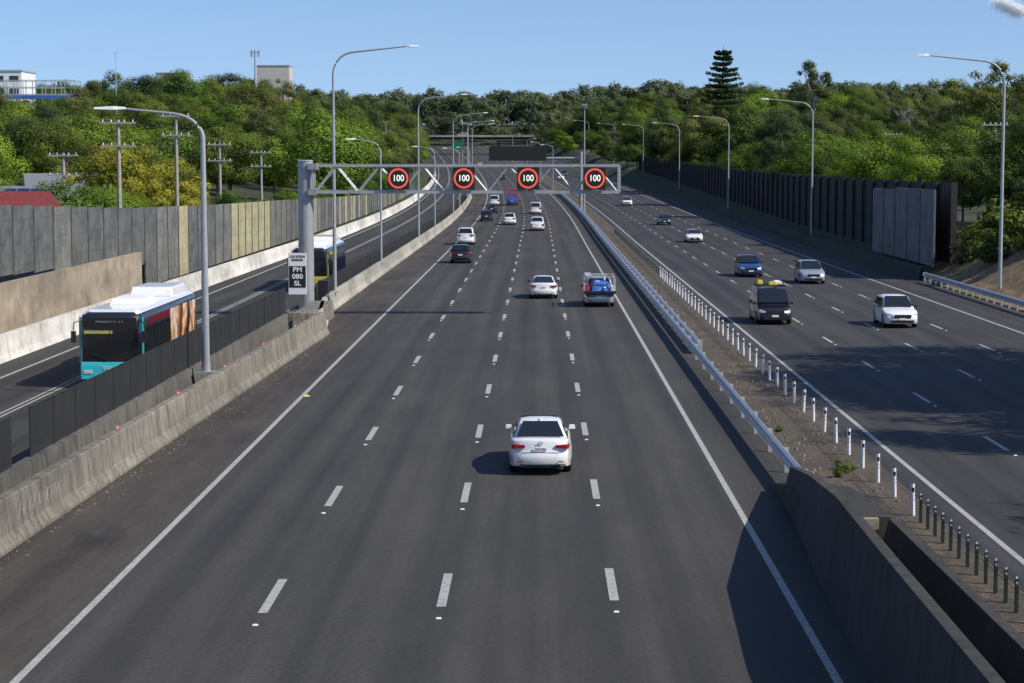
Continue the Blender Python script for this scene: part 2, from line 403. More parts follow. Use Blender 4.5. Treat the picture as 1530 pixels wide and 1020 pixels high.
def guardrail(label,x,y0,y1,step,reflect=True,h=0.72):
    r=root('guard_rail',P(x,y0,0),label,'guard rail'); base=Vector(P(x,y0,0))
    prof=[(0,-0.16),(-0.05,-0.11),(-0.05,-0.06),(0.02,0),(-0.05,0.06),(-0.05,0.11),(0,0.16),(0.012,0.16),(-0.035,0.11),(-0.035,0.06),(0.03,0),(-0.035,-0.06),(-0.035,-0.11),(0.012,-0.16)]
    mb=MB(); secs=[]; y=y0
    while y<=y1:
        secs.append([Vector(P(x+dx*1.6,y,h-0.14+dz*1.2))-base for dx,dz in prof]); y+=6
    mb.loft(secs); mb.obj('rail',['galv'],r)
    y=y0+0.5; pm=None; n=0
    while y<y1 and n<100:
        p=Vector(P(x+0.14,y,0))-base
        if pm is None: pm=MB().box((0,0,h/2),(0.12,0.09,h)).box((-0.09,0,h-0.14),(0.12,0.08,0.28)).mesh('post',['galv'])
        mk('post',pm,r,p); y+=step; n+=1
    if reflect:
        rm=MB().box((0,0,0),(0.02,0.10,0.10)).mesh('reflector',['amber']); y=y0+6; n=0
        while y<y1 and n<30:
            mk('reflector',rm,r,Vector(P(x-0.11,y,h-0.06))-base); y+=12; n+=1
    return r
guardrail('galvanised steel guard rail along the gravel median',6.95,51,440,4)
guardrail('galvanised guard rail beside the dry grass verge',28.3,84,145,2,False)
guardrail('galvanised guard rail backing the other side of the median strip',7.4,90,440,5,False,0.62)
r=root('wire_rope_barrier',(9.4,28,0),'wire rope barrier on white sleeved posts along the median','wire rope barrier')
wp=MB().tube([(0,0,0),(0,0,0.8)],[0.055,0.055],8,0).tube([(0,0,0.8),(0,0,0.84)],[0.04,0.02],8,1).box((-0.0,-0.057,0.66),(0.07,0.01,0.1),2).mesh('post',['white','black','black'])
gp=MB().box((0,0,0.34),(0.07,0.06,0.68)).box((0,0,0.70),(0.06,0.05,0.05),1,0.5).box((0,-0.032,0.6),(0.05,0.006,0.05),1).mesh('post',['greenpost','galv'])
y=31.0
while y<47.8: mk('post',gp,r,(0,y-28,0)); y+=0.88
y=48.7
while y<152:
    o=mk('post',wp,r,(0,y-28,0)); o.rotation_euler=(random.uniform(-.03,.03),random.uniform(-.04,.04),0); y+=2.55
while y<243: mk('post',gp,r,Vector(P(9.4,y))-Vector((9.4,28,0))); y+=2.6
M['cable']=simple('dull_cable',(0.10,0.10,0.10),0.6,0.3)
for z in (0.42,0.52,0.62,0.70):
    MB().tube([Vector(P(9.4+0.03,yy_,z))-Vector((9.4,28,0)) for yy_ in range(28,250,12)],0.008,5).obj('cable',['cable'],r)
def ref_on(y):
    X=bx(y)-0.4
    o=MB().box((0,0,0.07),(0.13,0.03,0.15),0).box((0,-0.017,0.07),(0.06,0.006,0.07),1).obj('barrier_reflector',['orange','white'],loc=(X,y,1.12))
    o['label']='small orange reflector fixed on top of the concrete barrier'; o['category']='reflector'; o['group']='reflectors along the barrier'
for y in (56,64.5,73,82,91,99): ref_on(y)
def fence(path,h,z0,seg,label):
    r=root('mesh_fence',(path[0][0],path[0][1],0),label,'fence'); b=Vector(r.location)
    (xa,ya),(xb,yb)=path; n=max(1,int((yb-ya)/seg))
    for i in range(n):
        y0=lerp(ya,yb,i/n)+0.004; y1=lerp(ya,yb,(i+1)/n)-0.004
        Xa=lerp(xa,xb,i/n); Xb=lerp(xa,xb,(i+1)/n)
        mb=MB(); A=Vector(P(Xa,y0,z0))-b; B=Vector(P(Xb,y1,z0))-b; U=Vector((0,0,h)); ns=int(seg*3)
        def pt(k,top):
            p=A.lerp(B,k/ns); e=math.sin(math.pi*k/ns)
            return p+(U+Vector((0,0,0.025*math.sin(k*1.1+i)*e)) if top else Vector((0,0,0)))+Vector((0.02*math.sin(k*0.9+i*2)*e,0,0))
        for k in range(ns): mb.poly([pt(k,0),pt(k+1,0),pt(k+1,1),pt(k,1)])
        mb.tube([A+U,B+U],0.02,5); mb.tube([A,A+U*1.02],0.022,5)
        mb.obj('panel',['fence'],r)
fence([(-13.35,20),(-13.3,49.0)],1.3,1.12,2.4,'black mesh fence panels on the low concrete wall')
fence([(-13.25,50.6),(-12.85,99.5)],1.33,1.12,2.4,'long black mesh fence on the stained concrete wall')
fence([(-13.3,117),(-13.3,400)],1.5,0.05,6,'black mesh fence behind the pale barrier by the busway')
# ---------------------------------------------------------------- noise walls
def pmat(name,c,c2,grid=True):
    m,n,b=nt(name); v=coords(n); s=noise(n,coords(n,'Object',(1,0.5,0.6)),0.8,6,0.75); g=noise(n,coords(n),2.5,6,0.8)
    col=ramp(n,s,[(0.32,c),(0.62,c2)]); col=mul(n,col,ramp(n,g,[(0.25,(0.6,0.6,0.6)),(0.75,(1.22,1.22,1.2))]))
    st=noise(n,coords(n,'Object',(1.2,1.2,0.25)),1.3,5,0.7); col=mul(n,col,ramp(n,st,[(0.35,(0.72,0.72,0.72)),(0.6,(1,1,1))]))
    sx=n.nodes.new('ShaderNodeSeparateXYZ'); L(n,v,sx.inputs[0])
    j=mth(n,'ABSOLUTE',mth(n,'SUBTRACT',mth(n,'FRACT',mth(n,'MULTIPLY',sx.outputs[2],1/1.1)),0.5))
    col=mul(n,col,ramp(n,j,[(0.0,(0.65,0.65,0.65)),(0.03,(1,1,1))]))
    L(n,col,b.inputs['Base Color']); b.inputs['Roughness'].default_value=0.75; return m
M['np0']=pmat('noise_panel_dark',(0.07,0.075,0.073),(0.17,0.172,0.165))
M['np1']=pmat('noise_panel_grey',(0.11,0.115,0.105),(0.23,0.23,0.205))
M['np2']=pmat('noise_panel_straw',(0.34,0.31,0.17),(0.50,0.46,0.28))
M['np3']=pmat('noise_panel_pale',(0.24,0.235,0.19),(0.38,0.37,0.31))
M['npd']=pmat('noise_panel_black',(0.014,0.013,0.013),(0.05,0.044,0.040))
M['npc']=pmat('noise_panel_concrete',(0.10,0.10,0.10),(0.20,0.19,0.185))
def noisewall(path,top,bot,seg,matfn,label,face=1,fins=False,postmat='galv',pd=0.06,amp=0.0):
    x0,y0=path[0]; r=root('noise_wall',P(x0,y0,0),label,'noise wall'); b=Vector(P(x0,y0,0))
    yy=y0; px=[p[0] for p in path]; py=[p[1] for p in path]; i=0
    while yy<py[-1]-0.1 and i<98:
        ye=min(yy+seg,py[-1]); Xa=float(np.interp(yy,py,px)); Xb=float(np.interp(ye,py,px)); t=top(yy); bo=bot(yy)
        mb=MB(); A=Vector(P(Xa,yy+0.03,bo))-b; B=Vector(P(Xb,ye-0.03,bo))-b; U=Vector((0,0,t-bo))
        if amp:
            ribs=max(2,int(seg/1.0)); o=Vector((amp*face,0,0))
            for k in range(ribs):
                p=A.lerp(B,k/ribs); q=A.lerp(B,(k+0.75)/ribs); p2=A.lerp(B,(k+1)/ribs)
                mb.poly([p+o,q+o,q+o+U,p+o+U]); mb.poly([q+o,q,q+U,q+o+U]); mb.poly([q,p2,p2+U,q+U]); mb.poly([p2,p2+o,p2+o+U,p2+U])
        else:
            w_=Vector((0.06,0,0)); mb.loft([[A-w_,A+w_,A+w_+U,A-w_+U],[B-w_,B+w_,B+w_+U,B-w_+U]])
        mb.obj('panel',[matfn(i,yy)],r)
        w=0.35 if fins else 0.0
        MB().box((0.05*face,0,(t-bo)/2+0.03),(pd+w,0.12,t-bo+0.06)).obj('post',[postmat],r,loc=Vector(P(Xa+0.04*face,yy,bo))-b)
        yy=ye; i+=1
    return r
random.seed(11)
def lm(i,y):
    if 158<y<182: return 'np2'
    if 134<y<139: return 'np2'
    if y<=150: return random.choice(['np0','np0','np0','np1','np0'])
    return random.choice(['np1','np0','np0','np3','np1','np2'])
noisewall([(-25.0,50),(-25.0,430)],lambda y:float(np.interp(y,[80,91,120,150,196,300,430],[7.0,6.75,5.95,5.5,5.0,3.6,2.8])),
          lambda y:float(np.interp(y,[50,91,120,121,430],[3.7,3.5,2.7,0.9,0.9])),3.9,lm,'tall noise wall of grey and straw coloured panels between posts',1,False,'np0')
runbar('retaining_wall',[(-24.62,40),(-24.62,88)],[(0.0,0),(0.0,3.62),(-0.3,3.62),(-0.3,0)],'beige','tall stained tan retaining wall below the noise wall','wall')
runbar('retaining_wall',[(-24.5,88.0),(-24.5,121)],[(0.0,0),(0.0,3.25),(-0.35,3.25),(-0.35,0)],'beige','stepped tan retaining wall with vertical joints','wall')
RW=[(31.4,148.5),(31.8,240),(32.8,330),(34,450),(35,560)]
noisewall(RW,lambda y:7.2,lambda y:0.4,6.0,lambda i,y:'npd','long dark ribbed noise wall behind the opposite carriageway',-1,True,'npd',0.12,0.05)
noisewall([(29.6,147),(29.6,174)],lambda y:6.7 if y<160 else 6.5,lambda y:1.0,5.4,lambda i,y:'npc' ,'short grey concrete noise wall standing proud of the long one',-1,False,'npc')
noisewall([(35.5,137),(36.0,142)],lambda y:7.0,lambda y:1.5,4.9,lambda i,y:'npd','dark end section of noise wall on the embankment',-1,False,'npd')
# ---------------------------------------------------------------- gantry
GY=112.0
G=root('sign_gantry',(-13.25,GY,0),'grey steel cantilever gantry holding four speed signs','gantry')
MB().tube([(0,0,0.25),(0,0,0.36)],[0.68,0.68],24).tube([(0,0,0.3),(0,0,8.85)],[0.45,0.43],24).tube([(0,0,8.85),(0,0,8.92)],[0.46,0.40],24).obj('column',['gantry'],G,sm=True)
MB().box((0,0,0.15),(2.0,2.4,0.3)).obj('footing',['conc'],G,bev=0.03)
zt,zb=8.60,7.10; xa,xb=0.45,17.85
mb=MB()
for dy in (-0.45,0.45):
    mb.box(((xa+xb)/2,dy,zt),(xb-xa,0.16,0.16)); mb.box(((xa+xb)/2,dy,zb),(xb-xa,0.16,0.16))
    n=7; st=(xb-xa-0.2)/n
    for i in range(n):
        x0=xa+0.1+i*st
        mb.tube([(x0,dy,zb),(x0+st/2,dy,zt)],0.055,6); mb.tube([(x0+st/2,dy,zt),(x0+st,dy,zb)],0.055,6)
for i in range(15):
    x=xa+0.1+i*(xb-xa-0.2)/14
    mb.tube([(x,-0.45,zt),(x,0.45,zt)],0.035,6); mb.tube([(x,-0.45,zb),(x,0.45,zb)],0.035,6)
for x in (xa,xb): mb.box((x,-0.45,(zt+zb)/2),(0.14,0.14,zt-zb)); mb.box((x,0.45,(zt+zb)/2),(0.14,0.14,zt-zb))
mb.obj('truss',['truss'],G)
MB().box(((xa+xb)/2,0.0,zb+0.1),(xb-xa-0.6,0.6,0.04)).obj('walkway',['gantry'],G)
for z in (zb,zt-0.05): MB().box((0.45,-0.1,z),(0.5,1.1,0.35)).obj('bracket',['gantry'],G)
o=MB().box((0,0,0.5),(1.2,9.5,1.0),0,0.96).obj('concrete_plinth',['conc'],loc=(-12.15,106.0,0),bev=0.04); o['label']='concrete plinth beside the gantry column'; o['category']='plinth'
for k,cxs in enumerate((-7.9,-4.2,-0.57,3.2)):
    S=root('speed_sign',(cxs,GY-0.72,7.88),'black electronic speed sign showing 100 in a red ring','speed sign','speed signs on the gantry')
    MB().box((0,0,0),(1.24,0.22,1.28)).obj('housing',['black'],S,bev=0.02)
    mb=MB(); n=36
    for i in range(n):
        a0,a1=2*math.pi*i/n,2*math.pi*(i+1)/n; ro,ri=0.57,0.46
        mb.poly([(ri*math.cos(a0),-0.118,ri*math.sin(a0)),(ro*math.cos(a0),-0.118,ro*math.sin(a0)),(ro*math.cos(a1),-0.118,ro*math.sin(a1)),(ri*math.cos(a1),-0.118,ri*math.sin(a1))])
    mb.obj('red_ring',['ledred'],S)
    text('speed_number','100',0.50,'ledwhite',S,(0,-0.12,-0.0),bold=0.004,sx=0.88)
    MB().box((0,0.2,0),(0.1,0.4,1.0)).obj('bracket',['gantry'],S)
S=root('location_marker_sign',(-13.68,GY-0.62,-0.68),'white location marker sign reading PM 080 SL beside the gantry column','sign')
MB().box((0,0,3.15),(1.04,0.04,2.36)).obj('board',['white'],S,bev=0.01)
MB().box((0,-0.03,2.98),(0.94,0.01,1.22)).obj('black_panel',['black'],S)
for z in (2.5,3.9): MB().box((0.1,0.12,z),(0.6,0.22,0.08)).obj('bracket',['galv'],S)
text('heading_text','LOCATION\nMARKER',0.19,'black',S,(0,-0.03,4.03),sx=0.9,bold=0.002,ls=1.0)
for z,b_ in ((3.38,'PM'),(2.99,'080'),(2.60,'SL')): text('marker_text',b_,0.38,'white',S,(0,-0.042,z),bold=0.010,sx=1.1)
o=MB().box((0,0,0.9),(0.6,0.9,1.8)).obj('equipment_cabinet',['blackplastic'],loc=(-12.75,116.5,0),bev=0.03); o['label']='black roadside equipment cabinet behind the gantry column'; o['category']='cabinet'
# ---------------------------------------------------------------- street lamps
def lamp(kind):
    if kind=='tall': H,A,R=14.2,5.0,1.3
    else: H,A,R=9.6,2.6,0.9
    r=root('street_lamp',(0,0,0),'tall grey steel street lamp with a long curved arm' if kind=='tall' else 'shorter grey street lamp with a curved arm beside the busway','street lamp','street lamps along the motorway')
    k=1.0 if kind=='tall' else 0.85
    pts=[(0,0,0),(0,0,0.5),(0,0,H-R)];rs=[0.15*k,0.12*k,0.075*k]
    for i in range(1,8):
        a=math.radians(84)*i/7; pts.append((R*(1-math.cos(a)),0,H-R+R*math.sin(a))); rs.append(0.06*k)
    e=pts[-1]; pts.append((A-0.5,0,e[2]+0.35*(A/5))); rs.append(0.04)
    MB().tube(pts,rs,10).box((0,0,0.03),(0.5,0.5,0.06)).obj('pole',['pole'],r,sm=True)
    z=pts[-1][2]
    mb=MB(); mb.loft([[(A-0.65,-0.06,z-0.04),(A-0.65,0.06,z-0.04),(A-0.65,0.06,z+0.05),(A-0.65,-0.06,z+0.05)],
                      [(A-0.35,-0.15,z-0.06),(A-0.35,0.15,z-0.06),(A-0.35,0.11,z+0.08),(A-0.35,-0.11,z+0.08)],
                      [(A+0.15,-0.12,z-0.03),(A+0.15,0.12,z-0.03),(A+0.15,0.08,z+0.04),(A+0.15,-0.08,z+0.04)]])
    mb.obj('lamp_head',['white'],r,bev=0.02); return r
TL=lamp('tall'); SL=lamp('short')
TL.location=P(-12.35,119,0.9); TL.scale=(1,1,1.02)
for y in (204,290,376,462,548,640,730): copytree(TL,P(-12.4,y,0.6),0,(1,1,1.04))
for y,x in ((129,30.3),(219,30.4),(318,31.0),(420,32),(530,33.5),(650,36),(770,38)): copytree(TL,P(x,y,0),math.pi,(1.12,1,1.08))
SL.location=(-12.35,72.5,1.0); SL.rotation_euler=(0,0,math.pi); SL.scale=(1.45,1,1)
for y in (155,236,318,400): copytree(SL,P(-12.4,y,0.8),math.pi,1.0)
for y in (480,560,650,750): copytree(SL,P(7.2,y,0.0),0 if y%20 else math.pi,1.1)
o=MB().tube([(0,0,0),(0,0,17.5)],[0.17,0.08],10).box((0,0,17.6),(0.9,0.3,0.25)).box((0.35,-0.1,17.2),(0.25,0.4,0.25)).obj('camera_mast',['pole'],loc=P(7.9,322,0)); o['label']='slim grey camera mast standing in the median'; o['category']='mast'
V=root('message_sign',P(7.6,330,0),'large blank dark electronic message sign on a cantilever post','message sign')
MB().tube([(0,0,0),(0,0,10.0)],0.3,14).tube([(0,0.3,8.9),(-12.5,0.3,8.9)],0.22,10).obj('support',['gantry'],V,sm=True)
MB().box((-10.6,0,9.75),(9.6,0.5,2.3)).box((-10.6,-0.1,8.55),(9.8,0.8,0.12)).obj('display',['black'],V,bev=0.04)
# ---------------------------------------------------------------- cars
def wheel(parent,x,y,r,w,detail=True):
    s=1 if x>0 else -1
    o=MB().tube([(-w/2,0,0),(-w/2+0.03,0,0),(w/2-0.03,0,0),(w/2,0,0)],[r*0.93,r,r,r*0.93],20).obj('wheel',['tyre'],parent,sm=True,loc=(x,y,r))
    if detail:
        MB().tube([(s*(w/2-0.01),0,0),(s*(w/2+0.008),0,0)],[r*0.66,r*0.62],16).obj('rim',['rim'],o)
        sp=MB()
        for k in range(5):
            a=2*math.pi*(k+.5)/5; sp.box((s*(w/2+0.012),math.cos(a)*r*0.36,math.sin(a)*r*0.36),(0.006,r*0.2,r*0.2),0)
        sp.obj('rim_opening',['black'],o)
TYPES={
 'sedan':dict(L=4.66,W=1.80,H=1.44,belt=0.95,boot=1.05,rb=-1.82,rt=-0.85,ft=0.15,fb=1.12,hood=0.90,wb=2.65,r=0.33),
 'fastback':dict(L=4.70,W=1.86,H=1.42,belt=0.95,boot=1.04,rb=-1.95,rt=-0.75,ft=0.25,fb=1.25,hood=0.86,wb=2.87,r=0.34),
 'suv':dict(L=4.5,W=1.84,H=1.64,belt=1.03,boot=1.04,rb=-2.10,rt=-1.60,ft=0.0,fb=1.02,hood=0.99,wb=2.65,r=0.35),
 'bigsuv':dict(L=4.9,W=1.9,H=1.82,belt=1.15,boot=1.16,rb=-2.34,rt=-2.1,ft=0.2,fb=1.02,hood=1.12,wb=2.8,r=0.38),
 'van':dict(L=5.0,W=1.95,H=1.93,belt=1.10,boot=1.11,rb=-2.42,rt=-2.30,ft=0.75,fb=1.82,hood=1.02,wb=3.1,r=0.34),
 'pickup':dict(L=5.2,W=1.86,H=1.76,belt=1.08,boot=1.0,rb=-0.72,rt=-0.58,ft=0.55,fb=1.25,hood=1.08,wb=3.1,r=0.38),
 'truck':dict(L=6.6,W=2.1,H=2.2,belt=1.35,boot=0.75,rb=1.3,rt=1.4,ft=2.6,fb=3.1,hood=1.2,wb=3.8,r=0.42),
}
def car(kind,mat,loc,rot,label,group='vehicles driving on the motorway',plate=None,cat='car',name='car'):
    t=dict(TYPES[kind])
    if name=='utility_truck': t['boot']=0.80
    l=t['L']/2; hw=t['W']/2; H=t['H']; belt=t['belt']; R=root(name,loc,label,cat,group,rot)
    wf=t['wb']/2; rr=t['r']; ra=rr+0.06; zb=0.24; hood=t['hood']; boot=t['boot']
    prof=[(-l+0.14,zb+0.02),(-l+0.03,0.34),(-l,0.46),(-l,0.60),(-l+0.05,0.68),(-l+0.07,max(0.70,min(0.80,boot-0.11))),(-l+0.07,boot-0.09),(-l+0.10,boot-0.02),(-l+0.2,boot)]
    if kind in('pickup','truck'): prof+=[(t['rb'],boot),(t['rb'],belt-0.02)]
    else: prof+=[((-l+0.2+t['rb'])/2,boot+0.01),(t['rb'],boot)]
    prof+=[(0.0,belt+0.01),(t['fb']-0.05,hood+0.04),(t['fb']+0.2,hood),(l-0.5,hood-0.08),(l-0.22,hood-0.18),(l-0.05,hood-0.34),(l,0.5),(l-0.02,0.34),(l-0.12,zb)]
    def arch(c):
        out=[]
        for i in range(7):
            a=math.radians(8+164*i/6); out.append((c+ra*math.cos(a),max(zb,rr+ra*math.sin(a)*1.0)))
        return [(c+ra,zb)]+out+[(c-ra,zb)]
    prof+=arch(wf)+arch(-wf)
    us=[-1,-0.97,-0.88,-0.6,0,0.6,0.88,0.97,1]; secs=[]
    for u in us:
        sec=[]; au=abs(u)
        for y,z in prof:
            k=abs(y)/l; x=u*hw*(1-0.15*max(0,(k-0.6)/0.4)**2)
            if z>0.7: x*=1-0.16*(z-0.7)
            if z<0.4: x*=0.98
            y2=y*(1-0.07*(au**4)*k**3); z2=z-(0.065*au**5 if z>0.78 else 0)
            sec.append((x,y2,z2))
        secs.append(sec)
    mb=MB(); mb.loft(secs); mb.obj('body',[mat],R,sm=True,bev=0.022)
    MB().box((0,0,0.42),(t['W']*0.8,t['L']*0.84,0.3)).obj('underbody',['black'],R)
    hb=hw*0.90 if kind in('sedan','fastback') else hw*0.92
    ht=hw*(0.64 if kind in('sedan','fastback') else 0.72 if kind in('suv',) else 0.76 if kind in('bigsuv','pickup') else 0.82)
    def gx(u,z): return u*lerp(hb,ht,max(0,(z-belt))/(H-belt))
    gp_=[(t['rb'],belt-0.05),(t['rt'],H-0.06),(lerp(t['rt'],t['ft'],0.2),H-0.02),(lerp(t['rt'],t['ft'],0.5),H),(lerp(t['rt'],t['ft'],0.8),H-0.015),(t['ft'],H-0.05),(t['fb'],belt-0.05)]
    mb=MB(); secs=[]
    for u in (-1,-0.8,-0.5,0,0.5,0.8,1):
        au=abs(u)
        secs.append([(gx(u,z),y+0.05*(1-au*au)*(1 if y>0 else -1)*(0.5 if z>belt else 1),z-(0.05*au**3 if z>belt else 0)) for y,z in gp_])
    mb.loft(secs); mb.obj('cabin',[mat],R,sm=True,bev=0.05)
    def onface(ya,za,yb,zb_,u0,u1,s0,s1):
        pts=[]
        for u,s in ((u0*1.0,s0),(u1*1.0,s0),(u1*0.93,s1),(u0*0.93,s1)):
            y=lerp(ya,yb,s); z=lerp(za,zb_,s); pts.append((gx(u,z),y,z))
        return pts
    dz=H-belt; ry=t['rt']-t['rb']; nn=Vector((0,-dz,ry)).normalized()
    pl=[Vector(p)+nn*0.04 for p in onface(t['rb'],belt,t['rt'],H-0.06,-0.86,0.86,0.14,0.93)]
    MB().plate(pl,nn,0.012).obj('rear_window',['glass'],R)
    fy=t['ft']-t['fb']; nf=Vector((0,dz,-fy)).normalized()
    pl=[Vector(p)+nf*0.04 for p in onface(t['fb'],belt,t['ft'],H-0.06,-0.92,0.92,0.06,0.95)]
    MB().plate(pl,nf,0.012).obj('windscreen',['glass'],R)
    z0,z1=belt+0.04,H-0.16
    def edge(z,rear):
        s=(z-belt)/(H-0.05-belt); return (lerp(t['rb'],t['rt'],s)+0.16) if rear else (lerp(t['fb'],t['ft'],s)-0.14)
    mid=lerp(edge(z0,True),edge(z0,False),0.52)
    splits=[(None,mid-0.04),(mid+0.04,None)]
    if kind in('suv','bigsuv','van'):
        q=edge(z0,True)+ (0.6 if kind!='van' else 1.6); splits=[(None,q-0.03),(q+0.03,mid+0.1),(mid+0.18,None)]
    if kind=='truck': splits=[(None,None)]
    for sgn in (-1,1):
        nv=Vector((sgn*dz,0,(hb-ht))).normalized()
        for a,b_ in splits:
            A0=edge(z0,True) if a is None else a; A1=edge(z1,True) if a is None else a
            B0=edge(z0,False) if b_ is None else b_; B1=edge(z1,False) if b_ is None else b_
            if B1<A1+0.05: B1=A1+0.05
            pts=[(gx(sgn,z0),A0,z0),(gx(sgn,z0),B0,z0),(gx(sgn,z1),B1,z1),(gx(sgn,z1),A1,z1)]
            MB().plate([Vector(p)+nv*0.004 for p in pts],nv,0.008).obj('side_window',['glass'],R)
    for sx in (-1,1):
        for sy in (-1,1): wheel(R,sx*(hw-0.13),sy*wf,rr,0.22)
        MB().box((0,0,0),(0.2,0.1,0.13),0,0.8).obj('mirror',['blackplastic' if mat!='p_white' or kind!='sedan' else mat],R,bev=0.025,loc=(sx*(hw+0.04),t['fb']-0.35,belt+0.05))
    zl=boot-0.21 if kind not in('van','bigsuv','suv') else belt-0.12
    if name=='utility_truck': zl=0.72
    tw,th=(0.36,0.12)
    if kind in('van','truck'): tw,th=0.14,0.4
    if kind in('pickup',): tw,th=(0.16,0.34) if name!='utility_truck' else (0.26,0.12)
    for sx in (-1,1):
        xo=hw*0.87-tw/2+0.01
        mb=MB(); mb.loft([[(sx*(xo+tw/2+0.045),-l+0.42,zl-th*0.1),(sx*(xo+tw/2+0.045),-l+0.42,zl+th*0.45),(sx*(xo+tw/2-0.05),-l+0.42,zl+th*0.45),(sx*(xo+tw/2-0.05),-l+0.42,zl-th*0.1)],
                          [(sx*(xo+tw/2+0.01),-l+0.13,zl-th/2),(sx*(xo+tw/2+0.01),-l+0.15,zl+th/2),(sx*(xo+tw/2-0.09),-l+0.15,zl+th/2),(sx*(xo+tw/2-0.09),-l+0.13,zl-th/2)],
                          [(sx*(xo+tw/2-0.06),-l+0.045,zl-th/2),(sx*(xo+tw/2-0.06),-l+0.05,zl+th/2),(sx*(xo+tw/2-0.1),-l+0.16,zl+th/2),(sx*(xo+tw/2-0.1),-l+0.16,zl-th/2)],
                          [(sx*(xo-tw/2),-l+0.045,zl-th*0.25),(sx*(xo-tw/2),-l+0.045,zl+th*0.35),(sx*(xo-tw/2),-l+0.14,zl+th*0.35),(sx*(xo-tw/2),-l+0.14,zl-th*0.25)]])
        mb.obj('taillight',['redlens'],R)
        hz=hood-0.27
        mb=MB(); mb.loft([[(sx*(hw*0.93),l-0.62,hz+0.02),(sx*(hw*0.93),l-0.62,hz+0.08),(sx*(hw*0.85),l-0.62,hz+0.08),(sx*(hw*0.85),l-0.62,hz+0.02)],
                          [(sx*(hw*0.86),l-0.20,hz-0.06),(sx*(hw*0.86),l-0.22,hz+0.07),(sx*(hw*0.78),l-0.24,hz+0.07),(sx*(hw*0.78),l-0.22,hz-0.06)],
                          [(sx*(hw*0.52),l-0.03,hz-0.08),(sx*(hw*0.52),l-0.09,hz+0.01),(sx*(hw*0.52),l-0.2,hz+0.01),(sx*(hw*0.52),l-0.2,hz-0.08)]])
        mb.obj('headlight',['clearlens'],R)
        MB().box((0,0,0),(0.16,0.03,0.03)).obj('bumper_reflector',['redlens'],R,loc=(sx*hw*0.64,-l+0.012,0.42))
    MB().box((0,0,0),(hw*0.95,0.05,0.2)).obj('grille',['black'],R,loc=(0,l-0.03,hood-0.36),bev=0.01)
    MB().box((0,0,0),(hw*1.3,0.05,0.14)).obj('lower_grille',['black'],R,loc=(0,l-0.015,0.37),bev=0.01)
    MB().box((0,0,0),(hw*1.25,0.05,0.09)).obj('rear_diffuser',['black'],R,loc=(0,-l+0.09,0.29),bev=0.01)
    for yy_,rot_ in ((-l+0.055,0),(l+0.02,math.pi)):
        z_=0.76 if rot_==0 else 0.5
        if name=='utility_truck' and rot_==0: z_=0.62; yy_-=0.05
        p=MB().box((0,0,0),(0.37,0.012,0.11)).obj('number_plate',['white'],R,loc=(0,yy_-(0.02 if rot_==0 else 0),z_)); p.rotation_euler=(0,0,rot_)
        if plate and rot_==0: text('plate_text',plate,0.10,'p_maroon',p,(0,-0.008,0),bold=0.001,ext=0.001,sx=0.9)
    return R
O=math.pi
hero=car('sedan','p_white',(0.07,57.0,0),0,'white sedan seen from behind with red tail lights',plate='249-FZ6')
l=2.33
text('badge','VW',0.085,'chrome',hero,(0,-l+0.045,0.93),ext=0.004,bold=0.001)
mb=MB(); n=24
for i in range(n):
    a0,a1=2*math.pi*i/n,2*math.pi*(i+1)/n
    mb.poly([(0.055*math.cos(a0),0,0.055*math.sin(a0)),(0.066*math.cos(a0),0,0.066*math.sin(a0)),(0.066*math.cos(a1),0,0.066*math.sin(a1)),(0.055*math.cos(a1),0,0.055*math.sin(a1))])
mb.obj('badge_ring',['chrome'],hero,loc=(0,-l+0.045,0.93))
MB().box((0,0,0),(1.1,0.012,0.010)).obj('boot_seam',['black'],hero,loc=(0,-l+0.045,0.67))
MB().box((0,0,0),(0.05,0.2,0.06),0,0.5).obj('roof_antenna',['p_white'],hero,loc=(0,-0.75,1.44))
car('fastback','p_white',(0.35,128.5,0),0,'white fastback electric car seen from behind',plate='8·EV')
car('suv','p_black',(-6.75,172.5,0),0,'black hatchback SUV with its tail lights showing')
car('bigsuv','p_white',P(-7.7,211),0,'tall white four wheel drive seen from behind')
car('pickup','p_white',P(-0.1,251),0,'white pickup truck following the traffic')
car('suv','p_white',P(-3.9,272),0,'small white hatchback driving in dense traffic')
car('suv','p_black',P(-7.4,286),0,'dark SUV near the shoulder line')
car('van','p_white',P(-0.1,318),0,'white van ahead of the pickup truck',cat='van',name='van')
car('sedan','p_navy',P(-7.2,323),0,'dark blue sedan behind the white van')
car('van','p_white',P(-7.2,364),0,'white delivery van further along the road',cat='van',name='van')
T=car('truck','p_blue',P(-3.9,366),0,'small truck with blue cab and red box body',cat='truck',name='truck')
MB().box((0,-0.95,1.95),(2.3,4.4,2.3)).obj('cargo_box',['redbox'],T,bev=0.04); MB().box((0,-3.16,1.3),(2.1,0.03,0.9)).obj('tail_panel',['blue'],T)
car('suv','p_white',P(-7.1,700),0,'tiny distant white car before the overpass'); car('suv','p_black',P(-3.7,560),0,'distant dark car before the overpass')
